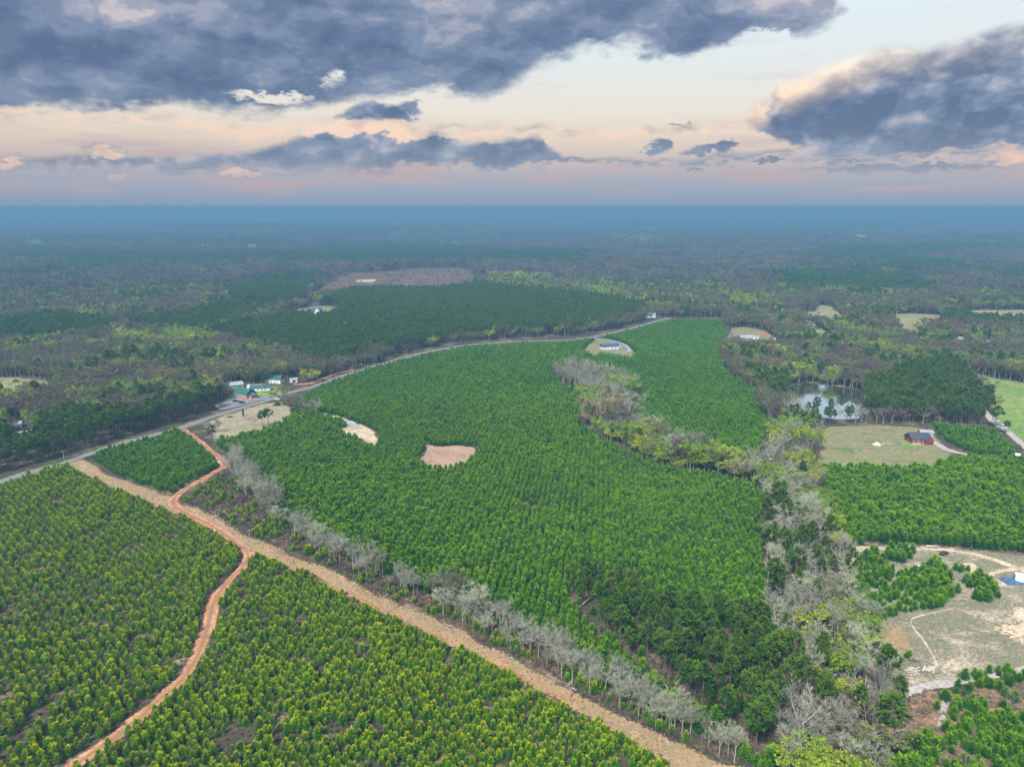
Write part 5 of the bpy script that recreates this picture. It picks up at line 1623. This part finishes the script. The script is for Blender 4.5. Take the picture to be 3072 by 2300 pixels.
# ------------------------------------------------------------------ vehicles
def car(label, px, py, deg, paint, van=False):
    o = empty('parked_car', G(px, py), yaw_to(px, py, deg))
    o.location.z += 0.35
    tag(o, label, 'car')
    prof = [(-2.2, 0.35), (2.2, 0.35), (2.25, 0.75), (2.0, 0.92), (1.0, 1.0), (-2.1, 1.0), (-2.25, 0.8)]
    b = MB(); b.prism(prof, -0.88, 0.88); b.build('body', paint, o)
    cab = [(-2.0, 1.0), (1.0, 1.0), (0.35, 1.5), (-1.5, 1.55)] if not van else [(-2.15, 1.0), (1.4, 1.0), (0.9, 1.85), (-2.1, 1.9)]
    b = MB(); b.prism(cab, -0.76, 0.76); cb = b.build('cabin', M['glass'], o)
    zt = 1.56 if not van else 1.91
    b = MB(); b.box((-0.58 if not van else -0.6, 0, zt), (1.75 if not van else 2.9, 1.45, 0.06)); b.build('roof_panel', paint, cb)
    for x in (-1.4, 1.4):
        for y in (-0.85, 0.85):
            w = MB(); w.tube((x, y - 0.1, 0.33), (x, y + 0.1, 0.33), 0.33, 0.33, 10, caps=True)
            wh = w.build('wheel', M['rubber'], o)
            w = MB(); w.tube((x, y - 0.115, 0.33), (x, y + 0.115, 0.33), 0.18, 0.18, 8, caps=True); w.build('rim', M['carsilver'], wh)
    for y in (-0.6, 0.6):
        h = MB(); h.box((2.24, y, 0.72), (0.06, 0.3, 0.14)); h.build('headlight', M['ceramic'], o)


car('dark blue car parked at the left of the church lot', 707, 1206, -25, M['carblue'])
car('dark car parked beside the white one on the church lot', 726, 1210, 10, M['carblue'])
car('silver car parked nearest the church on the lot', 716, 1200, -25, M['carsilver'])
car('white car parked under the wide olive roadside tree', 834, 1200, -20, M['carwhite'])
car('white van parked beside the dark cedar by the gravel road', 2986, 1264, -40, M['carwhite'], True)
car('silver car parked in front of the cedar by the gravel road', 2998, 1279, -40, M['carsilver'])
car('white pickup sized car parked at the gravel road end', 3010, 1284, -40, M['carwhite'], True)
car('dark car parked beside the red house drive', 2790, 1326, 40, M['carblue'])
car('dark abandoned car among the pines of the worn lot', 2757, 1718, 10, M['carblue'])
car('pale abandoned car above the dark one on the worn lot', 2762, 1710, 5, M['carsilver'])
car('black car in the yard of the left woods trailer', 52, 1288, 20, M['carblue'])


def camper():
    o = empty('camper_trailer', G(76, 1306), yaw_to(76, 1306, 14))
    tag(o, 'white camper trailer half hidden in the woods above the road', 'trailer')
    prof = [(-4.5, 0.7), (4.3, 0.7), (4.6, 1.2), (4.6, 2.6), (4.1, 3.1), (-4.1, 3.1), (-4.5, 2.7)]
    b = MB(); b.prism(prof, -1.25, 1.25); b.build('body', M['cream'], o)
    for x in (-2.8, 0.3, 2.9):
        w = MB(); w.box((x, -1.27, 2.1), (1.1, 0.08, 0.7)); w.build('window', M['glass'], o)
    w = MB(); w.box((-4.53, 0, 2.1), (0.08, 1.5, 0.8)); w.build('window', M['glass'], o)
    d = MB(); d.box((1.6, -1.27, 1.7), (0.7, 0.08, 1.9)); d.build('door', M['carsilver'], o)
    for x in (-0.6, 0.5):
        w = MB(); w.tube((x, -1.28, 0.4), (x, -1.0, 0.4), 0.4, 0.4, 10, caps=True); w.build('wheel', M['rubber'], o)
        w = MB(); w.tube((x, 1.0, 0.4), (x, 1.28, 0.4), 0.4, 0.4, 10, caps=True); w.build('wheel', M['rubber'], o)
    h = MB(); h.tube((4.6, 0, 0.75), (6.0, 0, 0.6), 0.08, 0.06, 5); h.build('hitch', M['darkmetal'], o)


camper()
H1('garden_shed', 'blue grey shed beside the camper trailer', 44, 1282, 0, 8, 6, 2.8, 1.2, M['wood'], M['greyroof'], [('f', -2, 1, 1, 1)], [('f', 2, 0, 1.2, 2.0)])


def box_trailer():
    b = G(3060, 1744)
    o = empty('white_trailer', b, yaw_to(3060, 1744, 10))
    tag(o, 'white box trailer at the margin beside the blue tarp', 'trailer')
    m = MB(); m.box((1.6, 0, 1.9), (7.2, 2.8, 2.6)); m.build('box', M['cream'], o)
    for k in range(3):
        m = MB(); m.box((-0.8 + k * 2.4, 0, 3.24), (2.34, 2.84, 0.08)); m.build('roof_panel', M['cream'], o)
    m = MB(); m.box((-2.03, 0, 1.7), (0.06, 2.2, 2.0)); m.build('door', M['carsilver'], o)
    for x in (1.2, 2.4):
        for y in (-1.3, 1.3):
            w = MB(); w.tube((x, y - 0.12, 0.4), (x, y + 0.12, 0.4), 0.4, 0.4, 10, caps=True); w.build('wheel', M['rubber'], o)
    # crumpled tarp spread beside it
    rnd = random.Random(5)
    t = MB()
    n = 12
    vs = []
    for i in range(n + 1):
        for j in range(n + 1):
            u, v = i / n - 0.5, j / n - 0.5
            rr = max(abs(u), abs(v)) * 2
            x, y = u * 8 + rnd.uniform(-.2, .2), v * 6 + rnd.uniform(-.2, .2)
            vs.append((x, y, (1 - rr) * rnd.uniform(0.4, 1.4) + 0.15))
    t.add(vs, [(i * (n + 1) + j, (i + 1) * (n + 1) + j, (i + 1) * (n + 1) + j + 1, i * (n + 1) + j + 1) for i in range(n) for j in range(n)])
    tb = t.build('blue_tarp', M['blue'])
    q = G(3036, 1744)
    tb.location = (q[0], q[1], q[2] + 0.2)
    tag(tb, 'crumpled bright blue tarp beside the white trailer', 'tarp')


box_trailer()
car('dark equipment cart parked on the sandy track of the worn lot', 2832, 1664, 60, M['darkmetal'])


def heap(name, label, cat, px, py, rx, ry, h, mat, seed=1):
    rnd = random.Random(seed)
    m = MB()
    nr, na = 5, 16
    vs = [(0, 0, h)]
    for i in range(1, nr + 1):
        for a in range(na):
            t = 6.283 * a / na
            r = i / nr
            w = 1 + rnd.uniform(-0.12, 0.12)
            vs.append((math.cos(t) * rx * r * w, math.sin(t) * ry * r * w, h * (1 - r) ** 1.1 * rnd.uniform(0.8, 1.15) - (0.3 if i == nr else 0)))
    fs = [(0, 1 + a, 1 + (a + 1) % na) for a in range(na)]
    for i in range(nr - 1):
        for a in range(na):
            p, q = 1 + i * na + a, 1 + i * na + (a + 1) % na
            fs.append((p, p + na, q + na, q))
    m.add(vs, fs)
    o = m.build(name, mat, smooth=True)
    b = G(px, py)
    o.location = (b[0], b[1], b[2] + 0.15)
    return tag(o, label, cat)


heap('sand_pile', 'pale yellow sand pile in the red house yard', 'sand pile', 2630, 1334, 3.0, 2.6, 2.0, M['sandpile'], 3)
heap('dirt_pile', 'low tan earth mound on the power line strip', 'dirt pile', 1235, 1855, 2.4, 1.6, 0.9, M['clearing'], 5)


def logpile(name, label, px, py, n, L, sx, sy, seed, mat, cat='lumber pile', part='plank', flat=True, th=0.35, ang=None):
    rnd = random.Random(seed)
    b = G(px, py)
    o = empty(name, (b[0], b[1], b[2] + 0.15))
    tag(o, label, cat)
    for i in range(n):
        m = MB()
        l = L * rnd.uniform(0.6, 1.2)
        if flat:
            m.box((0, 0, 0), (l, rnd.uniform(0.3, 0.6) * th / 0.35, 0.12))
        else:
            m.tube((-l / 2, 0, 0), (l / 2, 0, 0), th / 2, th / 2 * 0.8, 6, caps=True)
        p = m.build(part, mat if rnd.random() < 0.8 else M['wood'], o)
        p.location = (rnd.uniform(-sx, sx), rnd.uniform(-sy, sy), 0.12 + 0.11 * i * 0.5)
        p.rotation_euler = (rnd.uniform(-.08, .08), rnd.uniform(-.08, .08), (ang if ang is not None else rnd.gauss(0.3, 0.55)))
    return o


logpile('lumber_pile', 'scattered pile of pale planks on the worn lot', 2742, 2016, 13, 3.4, 2.0, 1.3, 4, M['palewood'], th=0.5)
logpile('lumber_pile', 'second heap of pale planks right of the plank pile', 2784, 2008, 10, 3.4, 1.8, 1.0, 9, M['palewood'], th=0.5)
logpile('log_pile', 'grey logs lying under the yellow green tree', 2614, 1992, 6, 4.0, 1.2, 0.8, 12, M['wood'], 'log pile', 'log', False, 0.3, 0.1)
logpile('plank_stack', 'pale planks lying in the pine clump of the lot', 2636, 1794, 5, 3.6, 1.6, 0.5, 15, M['palewood'], ang=0.05)
logpile('pole_stack', 'long pale poles laid along the top of the lot', 2790, 1640, 4, 6.0, 2.0, 0.6, 17, M['palewood'], 'log pile', 'log', False, 0.5, 0.04)
logpile('pole_stack', 'dark poles laid left of the pale ones', 2728, 1640, 4, 5.0, 1.5, 0.6, 19, M['wood'], 'log pile', 'log', False, 0.45, 0.04)
logpile('rubble_ring', 'dark fire pit of stones beside the sand pile', 2662, 1334, 12, 1.6, 3.0, 1.8, 23, M['wood'], 'fire pit', 'stone', True, 0.9)
logpile('brush_pile', 'dark burnt brush heap behind the plank pile', 2744, 1984, 10, 2.4, 1.2, 0.6, 29, M['bark'], 'brush pile', 'branch', False, 0.25)
logpile('brush_pile', 'white branch heap on the trampled corner of the lot', 2692, 1962, 6, 2.0, 0.7, 0.5, 31, M['palewood'], 'brush pile', 'branch', False, 0.16)
logpile('brush_pile', 'dark brush heap on the rusty slope', 3004, 2116, 14, 2.2, 1.5, 1.2, 37, M['bark'], 'brush pile', 'branch', False, 0.3)


def log(label, p0, p1, r, mat, z0=0.3, z1=0.3):
    a, b = G(*p0), G(*p1)
    m = MB()
    q = (b[0] - a[0], b[1] - a[1], b[2] - a[2])
    n = 4
    for i in range(n):
        t0, t1 = i / n, (i + 1) / n
        m.tube((q[0] * t0, q[1] * t0, q[2] * t0 + z0 + (z1 - z0) * t0), (q[0] * t1, q[1] * t1, q[2] * t1 + z0 + (z1 - z0) * t1), r * (1 - 0.5 * t0), r * (1 - 0.5 * t1), 6, caps=(i in (0, n - 1)))
    o = m.build('fallen_log', mat)
    o.location = a
    tag(o, label, 'log')


log('pale fallen trunk leaning in the tall pine stand', (1738, 1822), (1788, 1800), 0.22, M['greybark'], 0.5, 3.5)
log('short pale log at the foot of the grey row', (1612, 1946), (1628, 1938), 0.2, M['greybark'], 0.6, 1.2)
log('thin grey log beside the lower power pole', (1640, 2024), (1682, 2046), 0.16, M['greybark'])
log('short white log beside the lower power pole', (1716, 2064), (1730, 2072), 0.18, M['palebark'])
log('long grey log along the strip edge', (1330, 1870), (1400, 1900), 0.15, M['greybark'])

# ------------------------------------------------------------------ power line
def power_pole(label, px, pyb, pyt, deg, arm=True):
    b = G(px, pyb)
    h = height_to(b, pyt)
    o = empty('power_pole', b, R(deg))
    tag(o, label, 'power pole', 'poles of the power line')
    m = MB(); m.tube((0, 0, -0.5), (0, 0, h), 0.17, 0.11, 8, caps=True); m.build('pole', M['wood'], o)
    if arm:
        m = MB(); m.box((0, 0.16, h - 0.35), (2.6, 0.14, 0.18)); a = m.build('crossarm', M['palewood'], o)
        for x in (-1.15, 0.0, 1.15):
            m = MB(); m.tube((x, 0.16, h - 0.26), (x, 0.16, h + 0.02), 0.07, 0.05, 6, caps=True); m.build('insulator', M['ceramic'], a)
        for s in (-1, 1):
            m = MB(); m.tube((s * 0.8, 0.2, h - 0.4), (0, 0.12, h - 1.1), 0.025, 0.025, 4); m.build('brace', M['darkmetal'], o)
    return (b[0], b[1], b[2] + h), o


pts = []
for lb, px, pb, pt, arm in (('wooden power pole across the road with a pale crossarm', 193, 1383, 1352, True), ('short power pole where the strip meets the road', 229, 1390, 1364, True), ('power pole beside the fork of the red clay track', 452, 1492, 1462, True),
                            ('power pole above the junction of strip and red track', 752, 1640, 1588, True), ('power pole standing mid strip left of the wide bare tree', 1159, 1841, 1783, True), ('power pole beside the grey row on the lower strip', 1709, 2096, 2042, True)):
    p, o = power_pole(lb, px, pb, pt, 0, arm)
    pts.append((p, o))
dirs = []
for i, (p, o) in enumerate(pts):
    a = pts[max(0, i - 1)][0]; b = pts[min(len(pts) - 1, i + 1)][0]
    d = math.atan2(b[1] - a[1], b[0] - a[0])
    o.rotation_euler.z = d - math.pi / 2
    dirs.append(d)
last = G(2300, 2420)
wp = [p for p, _ in pts] + [(last[0], last[1], last[2] + 8)]
dirs.append(dirs[-1])
for side, nm in ((-1.15, 'overhead wire on the field side of the power poles'), (1.15, 'overhead wire on the grey tree side of the power poles')):
    m = MB()
    for i in range(len(wp) - 1):
        a, b = Vector(wp[i]), Vector(wp[i + 1])
        a += Vector((math.sin(dirs[i]), -math.cos(dirs[i]), 0)) * side
        b += Vector((math.sin(dirs[i + 1]), -math.cos(dirs[i + 1]), 0)) * side
        n = 14
        for k in range(n):
            t0, t1 = k / n, (k + 1) / n
            q0, q1 = a.lerp(b, t0), a.lerp(b, t1)
            sag = 0.02 * (b - a).length
            q0.z -= sag * 4 * t0 * (1 - t0); q1.z -= sag * 4 * t1 * (1 - t1)
            m.tube(q0, q1, 0.014, 0.014, 3)
    w = m.build('overhead_wire', M['darkmetal'])
    tag(w, nm, 'wire')

# small things beside tracks and roads
m = MB(); m.box((0, 0, 0.9), (1.6, 0.1, 1.2)); sg = m.build('sign_board', M['cream'])
sg0 = empty('sign', G(656, 1390), yaw_to(656, 1390, 10)); tag(sg0, 'small white board on posts beside the red clay track', 'sign'); sg.parent = sg0
for x in (-0.7, 0.7):
    m = MB(); m.box((x, 0.08, 0.7), (0.1, 0.1, 1.5)); m.build('post', M['wood'], sg0)
H1('garden_shed', 'little red hut with white roof beside the right plantation', 3056, 1374, 10, 3.4, 2.6, 2.0, 0.9, M['redwall'], M['cream'], [], [('f', 0, 0, 0.9, 1.8)])
heap('hedge', 'dark clipped shrub row below the church road', 'hedge', 690, 1252, 3.5, 1.0, 1.3, M['pine'], 8)
heap('hedge', 'dark round shrub under the roadside trees', 'hedge', 832, 1216, 4.0, 3.0, 3.2, M['pine'], 9)
heap('hedge', 'small dark shrub in the left woods field', 'hedge', 48, 1146, 4.0, 3.0, 3.0, M['pine'], 10)
m = MB(); m.tube((0, 0, -0.2), (0, 0, 4.2), 0.5, 0.9, 7); m.tube((0, 0, 4.2), (0, 0, 6.0), 0.9, 0.1, 7); sh = m.build('cedar_shrub', M['pine']); sh.location = G(730, 1248); tag(sh, 'slim dark cedar standing in the tan church field', 'tree')

# ------------------------------------------------------------------ haze: one closed box of even air round everything
def build_haze():
    m, nt, out = new_mat('haze_air')
    v = nt.nodes.new('ShaderNodeVolumePrincipled')
    v.inputs['Color'].default_value = (0.17, 0.36, 0.56, 1)
    v.inputs['Density'].default_value = 0.00034
    v.inputs['Anisotropy'].default_value = 0.0
    nt.links.new(v.outputs[0], out.inputs['Volume'])
    b = MB()
    b.box((0, 0, 45.0), (190000, 190000, 220.0))
    o = b.build('haze', m)
    return tag(o, 'pale blue dusk haze over the land', kind='stuff')


build_haze()
